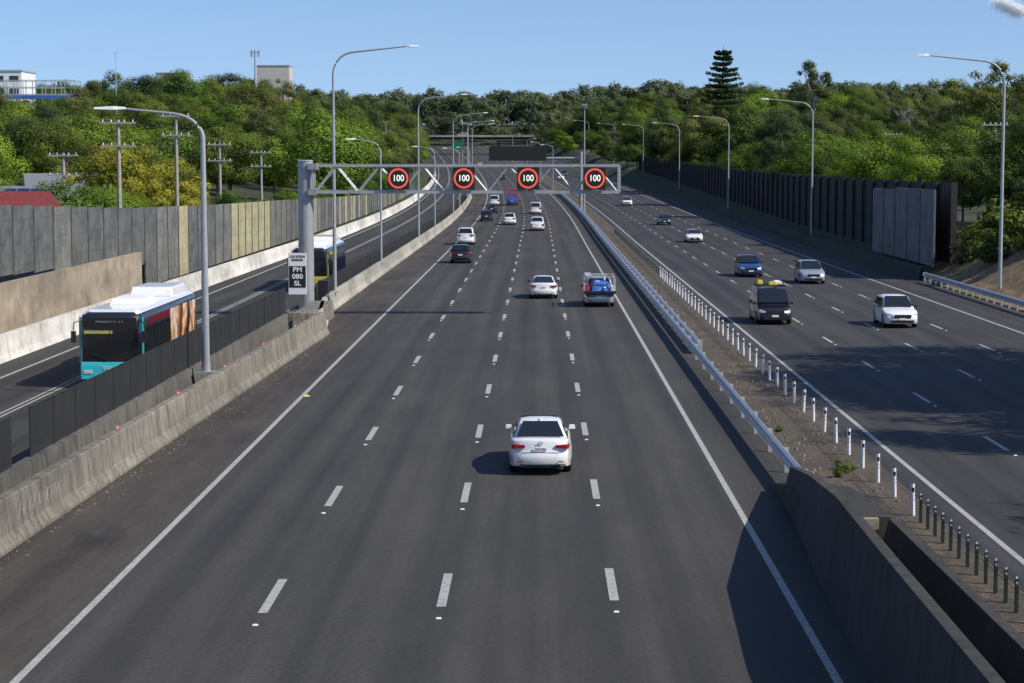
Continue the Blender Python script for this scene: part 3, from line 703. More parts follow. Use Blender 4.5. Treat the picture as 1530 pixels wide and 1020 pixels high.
# tradesman ute
U=car('pickup','p_silver',(3.75,121.6,0),0,'tray back utility with ladder rack, blue tarp and red tool boxes',cat='utility truck',name='utility_truck')
MB().box((0,-1.68,0.88),(1.96,2.1,0.10)).obj('tray',['blackplastic'],U,bev=0.01)
MB().box((0,-2.76,0.93),(1.94,0.04,0.16)).obj('tailgate',['blackplastic'],U,bev=0.01)
MB().box((0.05,-1.75,1.25),(1.25,1.7,0.6),0,0.72,0.06).box((-0.2,-2.1,1.52),(0.5,0.6,0.25),0,0.6,0.4).obj('tarp_load',['blue'],U,bev=0.07)
MB().box((-0.80,-1.9,1.16),(0.26,1.2,0.44)).obj('tool_box',['redbox'],U,bev=0.02)
MB().box((0.80,-2.1,1.12),(0.26,0.8,0.36)).obj('tool_box',['white'],U,bev=0.02)
MB().tube([(0.3,-2.7,1.15),(0.35,-0.9,1.72)],0.06,8).obj('pipe',['white'],U)
mb=MB()
for x in (-0.95,0.95):
    for y in (-2.65,-0.8,0.6): mb.tube([(x,y,0.9),(x*0.96,y,1.85)],0.03,6)
    mb.tube([(x*0.96,-2.75,1.85),(x*0.96,0.9,1.85)],0.03,6); mb.tube([(x,-2.65,1.38),(x,-0.8,1.38)],0.02,6)
for y in (-2.65,-0.8,0.6): mb.tube([(-0.92,y,1.85),(0.92,y,1.85)],0.03,6)
mb.obj('ladder_rack',['galv'],U)
mb=MB()
for x in (-0.85,-0.5): mb.tube([(x,-2.9,1.92),(x,0.8,1.92)],0.028,6)
for i in range(11): mb.tube([(-0.85,-2.8+i*0.35,1.92),(-0.5,-2.8+i*0.35,1.92)],0.018,5)
mb.obj('ladder',['galv'],U)
MB().box((0.72,-1.3,1.90),(0.16,1.9,0.05)).obj('plank_load',['redbox'],U,bev=0.02)
# oncoming
car('suv','p_white',(19.35,106.3,0),O,'white SUV coming towards the viewer')
vn=car('van','p_black',(12.85,108.6,0),O,'black van carrying yellow and white loads on its roof',cat='van',name='van')
mb=MB()
for y in (-1.6,-0.4,0.5): mb.box((0,y,2.0),(1.5,0.05,0.05))
for x in (-0.7,0.7): mb.tube([(x,-1.8,1.97),(x,0.7,1.97)],0.025,6)
mb.obj('roof_rack',['black'],vn)
MB().box((-0.1,0.1,2.12),(0.5,0.4,0.2),0,0.8).obj('yellow_bag',['yellow'],vn,bev=0.06)
MB().box((0.5,-0.9,2.14),(0.32,0.6,0.24),0,0.85).obj('yellow_bag',['yellow'],vn,bev=0.06)
MB().box((-0.5,-0.9,2.12),(0.35,1.4,0.16)).obj('white_case',['white'],vn,bev=0.03)
car('suv','p_silver',(19.9,144,0),O,'silver SUV coming towards the viewer behind the van')
car('suv','p_blue',(16.3,152.3,0),O,'bright blue SUV coming towards the viewer')
car('fastback','p_white',(17.1,216.5,rz(216)),O,'white low sedan coming towards the viewer')
car('sedan','p_navy',P(17.4,272),O,'dark blue sedan coming towards the viewer')
car('suv','p_white',P(17.2,362),O,'white SUV far off coming towards the viewer')
car('suv','p_white',P(13.0,560),O,'tiny distant oncoming white car'); car('suv','p_black',P(16.2,600),O,'tiny distant oncoming dark car')
# ---------------------------------------------------------------- buses
def admat():
    m,n,b=nt('bus_advert_print'); f=noise(n,coords(n,'Object',(1,0.7,0.45)),1.2,3,0.6)
    L(n,ramp(n,f,[(0.36,(0.03,0.015,0.01)),(0.44,(0.45,0.17,0.04)),(0.52,(0.75,0.68,0.6)),(0.58,(0.50,0.22,0.07)),(0.66,(0.10,0.04,0.02))]),b.inputs['Base Color']); b.inputs['Roughness'].default_value=0.35; return m
M['ad']=admat()
def bus(loc,front,skin,band,label,texts):
    B=root('bus',loc,label,'bus','buses on the busway',O); l=6.15; hw=1.25; H=3.0
    def sec(y,ins=0.0,zt=H,zb_=0.32):
        h=hw-ins; return [(-h,y,zb_),(h,y,zb_),(h,y,zt-0.3),(h-0.1,y,zt-0.1),(h-0.35,y,zt),(-h+0.35,y,zt),(-h+0.1,y,zt-0.1),(-h,y,zt-0.3)]
    MB().loft([sec(-l),sec(-l+0.2),sec(l-0.5),sec(l-0.2,0.05,H-0.03),sec(l,0.18,H-0.12)]).obj('body',[skin],B,sm=True,bev=0.03)
    MB().loft([[(-1.17,y,2.94),(1.17,y,2.94),(0.95,y,3.06),(-0.95,y,3.06)] for y in (-5.9,5.5)]+[[(-1.05,5.95,2.9),(1.05,5.95,2.9),(0.8,5.95,2.96),(-0.8,5.95,2.96)]]).obj('roof',['p_white'],B,bev=0.02)
    MB().box((0,1.7,3.17),(1.5,2.4,0.24),0,0.85).obj('air_conditioner',['white'],B,bev=0.05)
    MB().box((0,-3.8,3.25),(1.95,3.6,0.40),0,0.88).obj('roof_pod',['p_white'],B,bev=0.1)
    mb=MB(); mb.loft([[(-1.16,l+0.02,0.36),(1.16,l+0.02,0.36),(1.16,l-0.25,0.36),(-1.16,l-0.25,0.36)],[(-1.16,l+0.03,0.9),(1.16,l+0.03,0.9),(1.2,l-0.25,0.9),(-1.2,l-0.25,0.9)],[(-1.13,l+0.02,1.06),(1.13,l+0.02,1.06),(1.2,l-0.25,1.06),(-1.2,l-0.25,1.06)]]); mb.obj('front_panel',[front],B,bev=0.04)
    for s in(-1,1):
        MB().box((s*(hw-0.02),l-0.28,1.9),(0.06,0.10,1.8)).obj('corner_pillar',[front],B)
        MB().box((s*(hw+0.006),2.6,2.56),(0.014,4.6,0.26)).obj('roof_band',[band],B)
        MB().box((s*(hw+0.006),2.9,1.75),(0.012,5.0,1.2)).obj('side_window',['glass'],B)
        MB().box((s*(hw+0.010),-2.7,1.6),(0.012,6.0,2.2)).obj('advert_panel',['ad' if front=='teal' else 'p_navy'],B)
        wheel(B,s*(hw-0.17),3.6,0.48,0.28); wheel(B,s*(hw-0.17),-2.6,0.48,0.28)
        MB().box((s*0.88,l+0.03,0.66),(0.34,0.03,0.14)).obj('headlight',['clearlens'],B,bev=0.02)
        mb=MB().tube([(s*1.1,l-0.1,2.7),(s*1.36,l+0.15,2.6),(s*1.38,l+0.18,2.3)],0.025,6).box((s*1.38,l+0.18,2.05),(0.18,0.1,0.45)); mb.obj('mirror',['blackplastic'],B)
        for k in range(3): MB().box((s*(hw+0.014),4.2-k*1.5,1.75),(0.01,0.07,1.2)).obj('window_pillar',['black'],B)
    MB().box((0,l+0.012,1.72),(2.2,0.03,1.26)).obj('windscreen',['glass'],B,bev=0.02)
    MB().box((0,l+0.013,2.58),(2.1,0.03,0.42)).obj('destination_display',['black'],B,bev=0.02)
    MB().box((0,l+0.03,1.72),(0.03,0.01,1.24)).obj('windscreen_divider',['black'],B)
    for s in(-1,1): MB().tube([(s*0.1,l+0.05,1.14),(s*0.75,l+0.05,1.37)],0.015,5).obj('wiper',['black'],B)
    for body,size,m_,z,x in texts:
        text('sign_text',body,size,m_,B,(x,l+0.045,z),rot=(math.pi/2,0,math.pi),bold=0.001)
    return B
b1=bus((-16.65,82,0),'teal','p_black','p_maroon','teal fronted city bus with white roof and advert wrap',[('PREARBOOT 51  8 11',0.12,'leddim',2.62,0.0),('B 1010',0.13,'white',0.50,0.1),('translink',0.25,'white',0.84,-0.15)])
MB().box((0.45,6.175,2.22),(1.1,0.01,0.12)).obj('notice_strip',['ledamber'],b1)
b2=bus((-15.5,139,0),'p_yellow','p_navy','p_yellow','yellow and navy city bus partly behind the gantry column',[])
# ---------------------------------------------------------------- trees
def crown(seed,rx,rz_,ncl,lpc,leaf,cr=0.26):
    r=np.random.default_rng(seed); V=[];SH=[]
    for i in range(ncl):
        d=r.normal(size=3); d/=np.linalg.norm(d); rad=r.uniform(0.3,1.0)**0.5
        c=d*rad*np.array([rx,rx,rz_])
        if c[2]<-0.5*rz_: c[2]*=0.6
        s=r.uniform(0.6,1.45); R=rx*cr*s; n=int(lpc*s*s)
        d=r.normal(size=(n,3)); d/=np.linalg.norm(d,axis=1)[:,None]
        p=c+d*(R*r.uniform(0.5,1.12,size=(n,1)))*np.array([1,1,0.75])
        out=c/ (np.linalg.norm(c)+1e-6)
        nr=d*1.1+out*0.45+np.array([0,0,0.3])+r.normal(size=(n,3))*0.26; nr/=np.linalg.norm(nr,axis=1)[:,None]
        a=np.cross(nr,r.normal(size=(n,3))); a/=np.linalg.norm(a,axis=1)[:,None]; b=np.cross(nr,a)
        sz=leaf*r.uniform(0.6,1.4,size=(n,1)); a=a*sz; b=b*sz*r.uniform(0.4,0.8,size=(n,1))
        V.append(np.stack([p-a-b*0.3,p+a*0.1-b,p+a+b*0.2,p-a*0.2+b],axis=1))
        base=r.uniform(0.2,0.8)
        # painted shade: leaf colour darkens under each clump and lightens on top
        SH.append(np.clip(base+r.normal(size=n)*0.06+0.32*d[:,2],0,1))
    return np.concatenate(V).reshape(-1,3),np.concatenate(SH)
def leafmesh(name,V,SH,mat):
    nq=len(V)//4; me=bpy.data.meshes.new(name); me.vertices.add(len(V)); me.vertices.foreach_set('co',V.astype(np.float32).ravel())
    me.loops.add(nq*4); me.loops.foreach_set('vertex_index',np.arange(nq*4,dtype=np.int32))
    me.polygons.add(nq); me.polygons.foreach_set('loop_start',np.arange(0,nq*4,4,dtype=np.int32))
    at=me.attributes.new('shade','FLOAT','FACE'); at.data.foreach_set('value',SH.astype(np.float32))
    me.materials.append(M[mat]); me.update(calc_edges=True); me.validate(); return me
HT={}
def tree(seed,H,rx,rz_,ncl,lpc,leaf,mat,bark,label,name='gum_tree',cr=0.26):
    r=random.Random(seed); R=root(name,(0,0,0),label,'tree','trees behind the noise walls')
    if ncl:
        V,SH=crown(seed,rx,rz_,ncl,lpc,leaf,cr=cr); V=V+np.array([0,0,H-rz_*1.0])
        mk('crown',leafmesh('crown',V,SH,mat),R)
    mb=MB(); zc=H-rz_; mb.tube([(0,0,-1),(0.1,0,zc*0.4),(-0.15,0.1,zc*0.8),(0,0,zc+rz_*0.3)],[H*0.022,H*0.018,H*0.014,H*0.006],8)
    for i in range(7 if ncl>20 else 11):
        a=r.uniform(0,6.28); q=r.uniform(0.5,0.85 if ncl<=20 else 0.7); z0=zc*r.uniform(0.5,0.95)
        e=Vector((math.cos(a)*rx*q,math.sin(a)*rx*q,zc+rz_*r.uniform(-0.3,0.6)))
        m_=Vector((e[0]*0.4,e[1]*0.4,lerp(z0,e[2],0.6)))
        mb.tube([(0,0,z0),m_,e],[H*0.011,H*0.008,H*0.003],6)
        if ncl<=20:
            for j in range(4):
                q0=m_.lerp(e,r.uniform(0.1,0.9)); mb.tube([q0,q0+Vector((r.uniform(-1.6,1.6),r.uniform(-1.6,1.6),r.uniform(0.8,2.4)))],[H*0.004,H*0.0015],5)
    mb.obj('trunk',[bark],R,sm=True); HT[R.name]=H; return R
base=[]
base.append(tree(1,12,4.6,5.0,40,380,0.14,'fol','bark','broad dark green tree with a dense rounded crown',cr=0.33))
base.append(tree(2,13,4.2,5.6,38,380,0.14,'fol3','bark','tall grey green tree with an uneven domed crown',cr=0.33))
base.append(tree(3,11,5.2,4.4,42,370,0.14,'fol','palebark','spreading olive green gum tree with a clumpy crown',cr=0.31))
base.append(tree(4,12,4.0,5.6,36,380,0.13,'fol2','bark','bright green leafy tree behind the noise wall',cr=0.34))
base.append(tree(5,14,4.8,5.0,32,300,0.13,'fol3','palebark','open crowned gum tree with gaps between its clumps',cr=0.27))
base.append(tree(6,9,4.4,4.2,36,360,0.13,'fol2','bark','low rounded bright green tree',cr=0.33))
yel=tree(7,8,3.8,4.0,50,250,0.12,'fol_y','bark','yellow green flowering tree behind the noise wall','flowering_tree')
spar=tree(8,18,4.6,4.2,36,150,0.15,'fol3','palebark','thin crowned gum tree rising above the others',cr=0.2)
bare=tree(9,13,4.0,5.0,8,100,0.15,'fol3','palebark','nearly leafless pale branched tree among the greenery','bare_tree',cr=0.2)
def put(b,X,Y,ztop,lab=None,world=False):
    z=terrain(X if not world else X-cx(Y),Y); sc=max(0.4,(ztop-z)/HT[b.name])
    sxy=max(0.55,min(sc,1.5))*random.uniform(0.9,1.3)
    x=X if world else X+cx(Y)
    return copytree(b,(x,Y,z-0.3),random.uniform(0,6.28),(sxy,sxy,sc),lab)
random.seed(21)
def topL(Y): return float(np.interp(Y,[170,190,230,280,340,410,500,600,720,850],[240,228,200,175,150,128,120,120,124,132]))
def topR(Y): return float(np.interp(Y,[170,190,230,280,340,410,500,600,720,850],[240,228,205,188,168,155,146,143,142,138]))
cnt=0
for Y in (185,222,262,310,365,430,510,600,700,810):
    sp=7.6+max(0,Y-400)*0.006
    X=-33.0-random.uniform(0,3); lim=-(0.275*Y+8)
    while X+cx(Y)>lim:
        y=Y+random.uniform(-14,14)
        ty=topL(Y)+random.choice([random.uniform(-20,0),random.uniform(0,25)])
        if X>-45: ty+=14
        zt_=8.83+(241-ty)/2933*Y; g=terrain(X,y)
        zt_=min(zt_,g+random.uniform(12,20)); zt_=max(zt_,g+6)
        ok=not(Y<215 and X<-36) and not(Y<270 and X>-39)
        if ok: put(random.choice(base if Y>300 else base[:4]+base[5:]),X,y,zt_); cnt+=1
        X-=sp*random.uniform(0.75,1.25)
    X=36+random.uniform(0,3); lim=0.262*Y+6
    while X+cx(Y)<lim:
        y=Y+random.uniform(-14,14)
        ty=topR(Y)+random.choice([random.uniform(-20,0),random.uniform(0,22)]); zt_=8.83+(241-ty)/2933*Y; g=terrain(X,y)
        zt_=min(zt_,g+random.uniform(11,18)); zt_=max(zt_,g+6)
        put(random.choice(base),X,y,zt_); cnt+=1
        X+=sp*random.uniform(0.75,1.25)
print('trees',cnt)
for y in range(195,430,26): put(random.choice([base[3],base[5]]),-28.8-random.uniform(0,2),y,rz(y)+random.uniform(5,7))
for y in range(436,960,18): put(random.choice(base),-28.5-random.uniform(0,5),y,rz(y)+random.uniform(8,14)); cnt+=1
for y in range(185,570,21):
    xw=float(np.interp(y,[p[1] for p in RW],[p[0] for p in RW])); put(random.choice(base[:4]+[base[5]]),xw+4.0+random.uniform(0,2),y,rz(y)+random.uniform(8.5,13)); cnt+=1
for y in range(560,960,16): put(random.choice(base),31.5+random.uniform(0,6),y,rz(y)+random.uniform(7,14)); cnt+=1
for X,Y,zt_ in ((40,160,13),(46,170,15),(38.5,150,9),(43,145,11),(50,182,17)): put(random.choice(base[:4]),X,Y,zt_)
# embankment trees whose shadows reach the opposite carriageway
for X,Y,zt_,s_ in ((33.5,57,21,1.25),(35.5,64,24,1.3),(33,71,22,1.3),(36,77,23,1.3),(34,84,18,1.1),(40,70,25,1.4),(31.5,42,17,1.0)):
    t_=put(random.choice([base[0],base[2],base[3]]),X,Y,zt_); t_.scale=(s_,s_,t_.scale[2])
yel.location=(-40,190,terrain(-40,190)); yel.scale=(1.1,1.1,1.05)
put(yel,-43,197,10.3); put(yel,-37,200,8.2); put(yel,-40,214,9); put(yel,62,430,17)
for X,Y,zt_ in ((-38.6,160,7.6),(-44,158,7.2),(-36,166,7.0)): put(base[5],X,Y,zt_)
spar.location=(62,445,terrain(62,445)); spar.scale=(1.2,1.2,(31-terrain(62,445))/18)
put(spar,70,300,24,world=True); put(spar,65,306,21.5,world=True)
bare.location=(75,400,terrain(75,400)); bare.scale=(1.2,1.2,(22-terrain(75,400))/13)
put(bare,40,520,22,world=True)
for i,b in enumerate(base):
    X,Y=[(-60,240),(-75,300),(-52,330),(52,250),(80,340),(-64,222)][i]; g=terrain(X,Y); b.location=(X,Y,g-0.3); b.rotation_euler=(0,0,i)
def conifer(H,loc,label):
    R=root('norfolk_pine',loc,label,'tree'); r=np.random.default_rng(5); V=[];SH=[]; mb=MB()
    nt_=17
    for t in range(nt_):
        z=H*(0.28+0.70*t/nt_); L_=((H*0.205)*(1-(t/nt_))**0.55+0.5)*r.uniform(0.88,1.1)
        for k in range(8):
            a=2*math.pi*(k+0.5*(t%2))/8+r.uniform(-0.3,0.3); L2=L_*r.uniform(0.65,1.12); dr=r.uniform(-0.35,0.35)
            mb.tube([(0,0,z),(math.cos(a)*L2,math.sin(a)*L2,z+L2*0.12+dr)],[0.07,0.02],4)
            n=110; s=r.uniform(0.1,1,size=(n,1))**0.7; wd=0.7*L2*0.35
            d=np.array([math.cos(a),math.sin(a),0.12+dr/L2]); pr=np.array([-math.sin(a),math.cos(a),0])
            p=np.array([0,0,z])+d*L2*s+pr*r.uniform(-1,1,size=(n,1))*wd+np.array([0,0,1])*r.uniform(-0.32,0.34,size=(n,1))
            nr=r.normal(size=(n,3)); nr/=np.linalg.norm(nr,axis=1)[:,None]; q=np.cross(nr,r.normal(size=(n,3))); q/=np.linalg.norm(q,axis=1)[:,None]; w=np.cross(nr,q)
            q=q*0.26; w=w*0.14
            V.append(np.stack([p-q,p-w,p+q,p+w],axis=1)); SH.append(np.clip(r.uniform(0,1)+r.normal(size=n)*0.2,0,1))
    mk('crown',leafmesh('crown',np.concatenate(V).reshape(-1,3),np.concatenate(SH),'fol_c'),R)
    mb.tube([(0,0,-1),(0,0,H)],[0.45,0.05],8); mb.obj('trunk',['bark'],R)
conifer(35-terrain(42,450)+1,(42,450,terrain(42,450)-1),'tall dark tiered pine tree above the other trees')
Vs=[];Ss=[]; r=np.random.default_rng(9); lib=[crown(100+i,6,6.0,18,75,0.45,cr=0.34) for i in range(4)]
for Y in (880,925,985,1040,1090,1150):
    X=-0.29*Y-20
    while X<0.28*Y+20:
        xr=X-cx(min(Y,1000))
        if Y<970 and -27<xr<31: X+=6; continue
        g=terrain(xr,Y); V,S_=lib[r.integers(4)]; sc=r.uniform(0.75,1.45) if Y<1030 else r.uniform(1.0,1.75)
        a=r.uniform(0,6.28); c,s=math.cos(a),math.sin(a); W=V@np.array([[c,s,0],[-s,c,0],[0,0,1]])
        Vs.append(W*np.array([sc,sc,sc*r.uniform(0.8,1.2)])+np.array([X,Y+r.uniform(-20,20),g+6.0*sc])); Ss.append(np.clip(S_+r.uniform(-0.35,0.35),0,1)); X+=r.uniform(5,10)*(1 if Y<1030 else 1.1)
mk('distant_wood',leafmesh('distant_wood',np.concatenate(Vs),np.concatenate(Ss),'fol_far'),None,kind='stuff',label='distant green wood closing the horizon',category='wood')
def bush(loc,s,label,mat='fol2',seed=30):
    R=root('shrub',loc,label,'shrub'); V,SH=crown(seed,0.5,0.35,14,80,0.045,cr=0.4); V=V*s+np.array([0,0,0.25*s]); mk('crown',leafmesh('crown',V,SH,mat),R)
    mb=MB()
    for k in range(5): a=k*1.26; mb.tube([(0,0,0),(0.2*s*math.cos(a),0.2*s*math.sin(a),0.35*s)],[0.02*s,0.008*s],5)
    mb.obj('stem',['bark'],R)
bush((8.85,56.0,0),0.6,'small green weed growing in the gravel median','fol'); bush((8.5,54.6,0),0.4,'small weed growing in the gravel median','fol',31)
bush((7.9,64,0),0.3,'small weed growing in the gravel median','fol',32)
for i,(x,y,s) in enumerate(((32.5,140,3.2),(33.8,145,4.2),(34.6,136,3.5),(36,150,5),(31.8,146,2.6))): bush((x,y,terrain(x,y)),s,'green shrub on the dry embankment by the noise wall','fol',40+i)
mb=MB(); r=random.Random(3)
for i in range(700):
    x=r.uniform(7.25,9.9); y=r.uniform(50,150); s=r.uniform(0.02,0.10); mb.box((x,y,s*0.3),(s,s*r.uniform(0.5,1.5),s*0.6),0,0.6,r.uniform(0,3))
mb.obj('median_stones',['conc'],kind='stuff',label='scattered stones and litter on the gravel median',category='stones')
mb=MB()
for i in range(240):
    y=r.uniform(34,100); x=bx(y)+abs(r.gauss(0,0.35))+0.03; s=r.uniform(0.02,0.07); mb.box((x,y,s*0.2),(s,s*r.uniform(0.6,2),s*0.35),0,0.6,r.uniform(0,3))
mb.obj('shoulder_leaf_litter',['bark'],kind='stuff',label='dry leaf litter gathered along the barrier foot',category='leaf litter')
o=MB().box((0,0,0.03),(0.3,0.22,0.06),0,0.5,0.3).obj('plastic_litter',[simple('lime_plastic',(0.45,0.6,0.05),0.5)],loc=(-8.75,73.5,0),bev=0.02); o['label']='crumpled lime green plastic litter on the edge line'; o['category']='litter'
# ---------------------------------------------------------------- buildings
M['roof_red']=simple('red_roof',(0.20,0.035,0.03),0.6,0,0.2); M['roof_grey']=simple('grey_metal_roof',(0.24,0.25,0.26),0.5,0.3,0.15)
M['wallc']=simple('cream_render',(0.50,0.47,0.42),0.8); M['solar']=simple('solar_panel',(0.01,0.015,0.04),0.15)
def house(loc,w,d,hw_,hr,roof,label,rot=0,solar=False):
    R=root('house',loc,label,'house',None,rot)
    MB().box((0,0,hw_/2),(w,d,hw_)).obj('wall',['wallc'],R)
    a,e=w/2+0.4,d/2+0.4; z=hw_
    mb=MB(); mb.loft([[(-a,-e,z),(-a,e,z),(-a,e,z+0.12),(-a,0,z+hr),(-a,-e,z+0.12)],[(a,-e,z),(a,e,z),(a,e,z+0.12),(a,0,z+hr),(a,-e,z+0.12)]]); mb.obj('roof',[roof],R)
    for x in (-w/4,w/4):
        o=MB().box((x,-d/2-0.02,hw_*0.55),(1.4,0.05,1.1)).obj('window',['glass'],R)
        MB().box((0,0,0),(1.6,0.1,0.08)).obj('sill',['white'],o,loc=(x,-d/2-0.03,hw_*0.55-0.6))
    if solar:
        for k in range(4):
            y0,y1=-e*0.8,-e*0.2; zz=lambda y: z+0.12+(hr-0.12)*(1-abs(y)/e)+0.06
            MB().poly([(-0.6+k*1.15,y0,zz(y0)),(0.45+k*1.15,y0,zz(y0)),(0.45+k*1.15,y1,zz(y1)),(-0.6+k*1.15,y1,zz(y1))]).obj('solar_panel',['solar'],R)
house((-46,172,2.5),10,8,2.7,1.5,'roof_grey','low house with grey metal roof and solar panels',0.1,True)
house((-37.4,134,2.6),7.4,6,2.8,1.4,'roof_red','low house with a dark red roof behind the noise wall',0.0)
house((-50,208,3.0),8,7,3.0,1.6,'roof_grey','grey roofed house among the trees',0.3)
def block(loc,w,d,h,label,mat='white',rows=3,cols=5):
    R=root('office_building',loc,label,'building'); MB().box((0,0,h/2),(w,d,h)).obj('wall',[mat],R); MB().box((0,0,h+0.2),(w+0.4,d+0.4,0.4)).obj('roof',['galv'],R)
    for i in range(rows):
        for j in range(cols): MB().box((-w/2+(j+0.5)*w/cols,-d/2-0.03,h-1.8-i*3.2),(w/cols*0.6,0.08,1.4)).obj('window',['glass'],R)
block((-140,505,16),19,14,15.5,'white multi storey building above the tree line')
block((-94,705,24),11.5,10,18.5,'pale building block rising above the trees','wallc',0,3)
block((-133,720,24),11,10,16.6,'low pale building behind the trees','wallc',0,3)
S=root('steel_framework',(-116,455,terrain(-116,455)),'open steel framework building with a blue band','building'); mb=MB()
zT=27.5-S.location.z
for i in range(9):
    x=-9+i*2.25
    for y in (0,6): mb.box((x,y,zT/2),(0.18,0.18,zT))
for z in (zT,zT-1.6,zT-3.2):
    for y in (0,6): mb.box((0,y,z),(18.2,0.16,0.16))
mb.obj('frame',['galv'],S); MB().box((0,-0.2,zT-3.9),(18,0.1,0.9)).obj('blue_band',['blue'],S)
o=MB().tube([(0,0,0),(0,0,25)],[0.5,0.35],8).box((0,0,24.2),(3.4,0.8,0.3)).box((-1.3,0,23.6),(0.7,0.5,2.4)).box((1.2,0,23.6),(0.7,0.5,2.4)).box((0,0,23.4),(0.7,0.5,2.2)).obj('phone_tower',['galv'],loc=(-99.5,695,23)); o['label']='mobile phone tower with panel antennas above the trees'; o['category']='tower'
o=MB().tube([(0,0,0),(0,0,20.5)],[0.15,0.08],6).box((0,0,20),(0.9,0.1,0.1)).obj('antenna_mast',['galv'],loc=(-107,500,16)); o['label']='thin antenna mast above the tree line'; o['category']='mast'
PP=[(-32,150,12.0),(-33.1,180,13.2),(-34.8,215,10.9),(-35.2,250,10.2),(-41.8,173,9.6)]
PP2=[(46.6,202,12.8),(52,290,13)]
def ppole(x,y,zt_):
    g=terrain(x,y); h=zt_-g; R=root('power_pole',(x,y,g),'timber power pole with crossarms and insulators','power pole','power poles in the side street')
    MB().tube([(0,0,0),(0,0,h)],[0.2,0.14],8).obj('pole',['wood'],R)
    for z in (h-0.25,h-2.0):
        MB().box((0,-0.16,z),(2.7,0.13,0.15)).obj('crossarm',['wood'],R)
        for xx_ in (-1.15,-0.5,0.5,1.15): MB().tube([(xx_,-0.16,z+0.06),(xx_,-0.16,z+0.26)],0.05,6).obj('insulator',['white'],R)
for p in PP+PP2: ppole(*p)
mb=MB()
for a,b in ((0,1),(1,2),(2,3),(0,4)):
    A_,B_=Vector(PP[a]),Vector(PP[b])
    for dx in (-1.15,0.5,1.15):
        for dz in (0.05,-1.7):
            mb.tube([A_.lerp(B_,t/8)+Vector((dx,-0.16,dz-1.0*4*(t/8)*(1-t/8))) for t in range(9)],0.018,4)
o=mb.obj('power_line',['black']); o['label']='overhead wires strung between the timber power poles'; o['category']='power line'
# ---------------------------------------------------------------- overpass
B=root('overpass_bridge',(-33,850,rz(850)),'pale concrete road overpass crossing the motorway','bridge'); zd=18.8-rz(850)
MB().box((0,0,zd),(62,9,1.0)).obj('deck',['conc'],B)
MB().box((0,-4.6,zd+0.9),(62,0.25,0.8)).obj('parapet',['conc_pale'],B)
for x in (-15,16,-28): MB().box((x,0,zd/2-0.3),(1.4,7,zd-0.6)).obj('pier',['conc'],B)
MB().box((0,-4.4,zd-0.4),(62,0.2,1.0)).obj('girder',['conc_dark'],B)
car('van','p_white',(-33,850,19.3),math.pi/2,'white van crossing the distant overpass',cat='van',name='van')
S=root('direction_sign',P(-16,620,0),'green direction sign beside the distant road','sign')
MB().box((0,0,9),(4,0.1,2.5)).obj('board',[simple('green_sheet',(0.01,0.16,0.07),0.5)],S)
for x in (-1.5,1.5): MB().box((x,0.1,4.5),(0.2,0.2,9)).obj('post',['galv'],S)
# small wispy cloud far away, tens of thousands of tiny vapour flecks
r=np.random.default_rng(77); n=26000
c=np.array([[-26,0,12],[-8,0,5],[10,0,-4],[26,0,-11]]); k=r.integers(4,size=n)
p=c[k]+r.normal(size=(n,3))*np.array([13,12,8.0])
sunv=np.array([0.70,-0.26,0.67]); nr=sunv+r.normal(size=(n,3))*0.35; nr/=np.linalg.norm(nr,axis=1)[:,None]
a=np.cross(nr,r.normal(size=(n,3))); a/=np.linalg.norm(a,axis=1)[:,None]; b=np.cross(nr,a); a=a*0.42; b=b*0.42
V=np.stack([p-a-b,p+a-b,p+a+b,p-a+b],axis=1).reshape(-1,3)
m,nn_,bb=nt('cloud_vapour'); f=noise(nn_,coords(nn_),0.05,3); L(nn_,ramp(nn_,f,[(0.3,(0.85,0.85,0.86)),(0.7,(0.95,0.95,0.95))]),bb.inputs['Base Color']); bb.inputs['Roughness'].default_value=1
M['cloud']=m
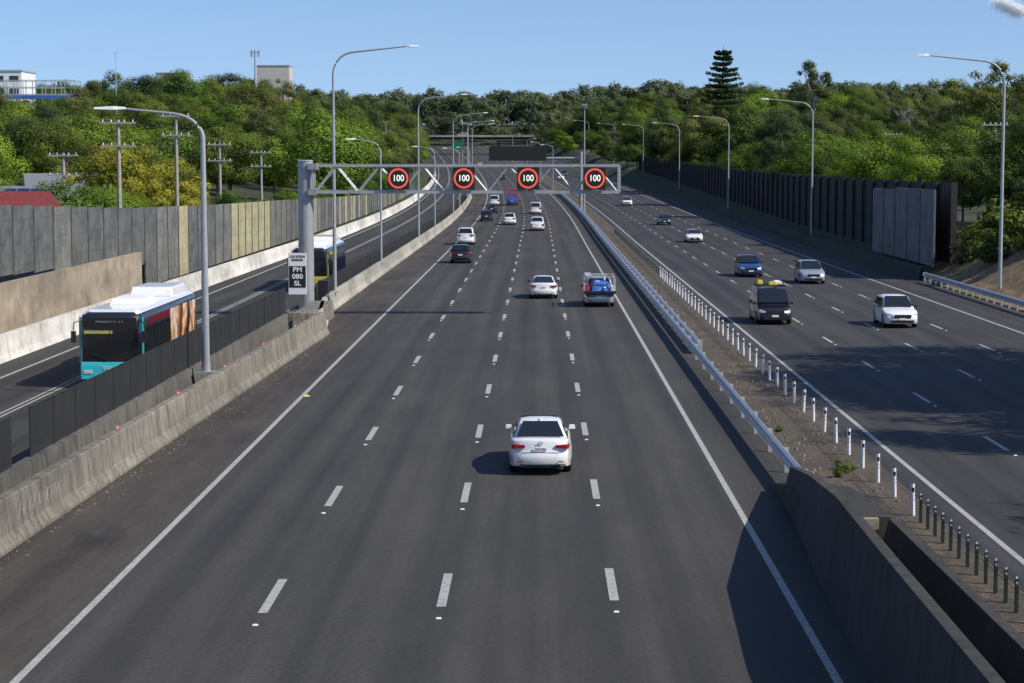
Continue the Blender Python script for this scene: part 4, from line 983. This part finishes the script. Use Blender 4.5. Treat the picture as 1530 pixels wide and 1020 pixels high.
mk('cloud',leafmesh('cloud',V,np.ones(n),'cloud'),None,(1185,5000,392),kind='structure')
# ---------------------------------------------------------------- light and camera
EL,AZ=math.radians(42),0.36
sd=Vector((-math.cos(EL)*math.cos(AZ),math.cos(EL)*math.sin(AZ),-math.sin(EL)))
sl=bpy.data.lights.new('sun','SUN'); sl.energy=5.0; sl.angle=math.radians(0.5); sl.color=(1.0,0.93,0.81)
so=bpy.data.objects.new('sun',sl); COL.objects.link(so); so.rotation_euler=sd.to_track_quat('-Z','Y').to_euler(); so.location=(50,0,60)
w=bpy.data.worlds.new('World'); scene.world=w; w.use_nodes=True; n=w.node_tree; bg=n.nodes['Background']
sk=n.nodes.new('ShaderNodeTexSky'); sk.sky_type='NISHITA'; sk.sun_disc=False; sk.sun_elevation=EL
to=-sd; sk.sun_rotation=math.atan2(to.x,to.y); sk.ozone_density=2.0; sk.dust_density=0.4; sk.air_density=1.0; sk.altitude=100
tc=n.nodes.new('ShaderNodeTexCoord'); ad=n.nodes.new('ShaderNodeVectorMath'); ad.operation='ADD'; ad.inputs[1].default_value=(0,0,0.09)
nm=n.nodes.new('ShaderNodeVectorMath'); nm.operation='NORMALIZE'
n.links.new(tc.outputs['Generated'],ad.inputs[0]); n.links.new(ad.outputs[0],nm.inputs[0]); n.links.new(nm.outputs[0],sk.inputs[0])
mx=n.nodes.new('ShaderNodeMixRGB'); mx.blend_type='MULTIPLY'; mx.inputs[0].default_value=1; mx.inputs[2].default_value=(0.95,1.02,1.18,1)
n.links.new(sk.outputs[0],mx.inputs[1]); n.links.new(mx.outputs[0],bg.inputs[0]); bg.inputs[1].default_value=0.125
cam=bpy.data.cameras.new('camera'); cam.lens=69.0; cam.sensor_width=36; cam.clip_end=8000; cam.clip_start=0.5
co=bpy.data.objects.new('camera',cam); COL.objects.link(co); co.location=(0,0,8.83); co.rotation_euler=(math.radians(90-5.24),0,math.radians(0.76)); scene.camera=co
scene.view_settings.view_transform='Standard'; scene.view_settings.look='None'; scene.view_settings.exposure=0
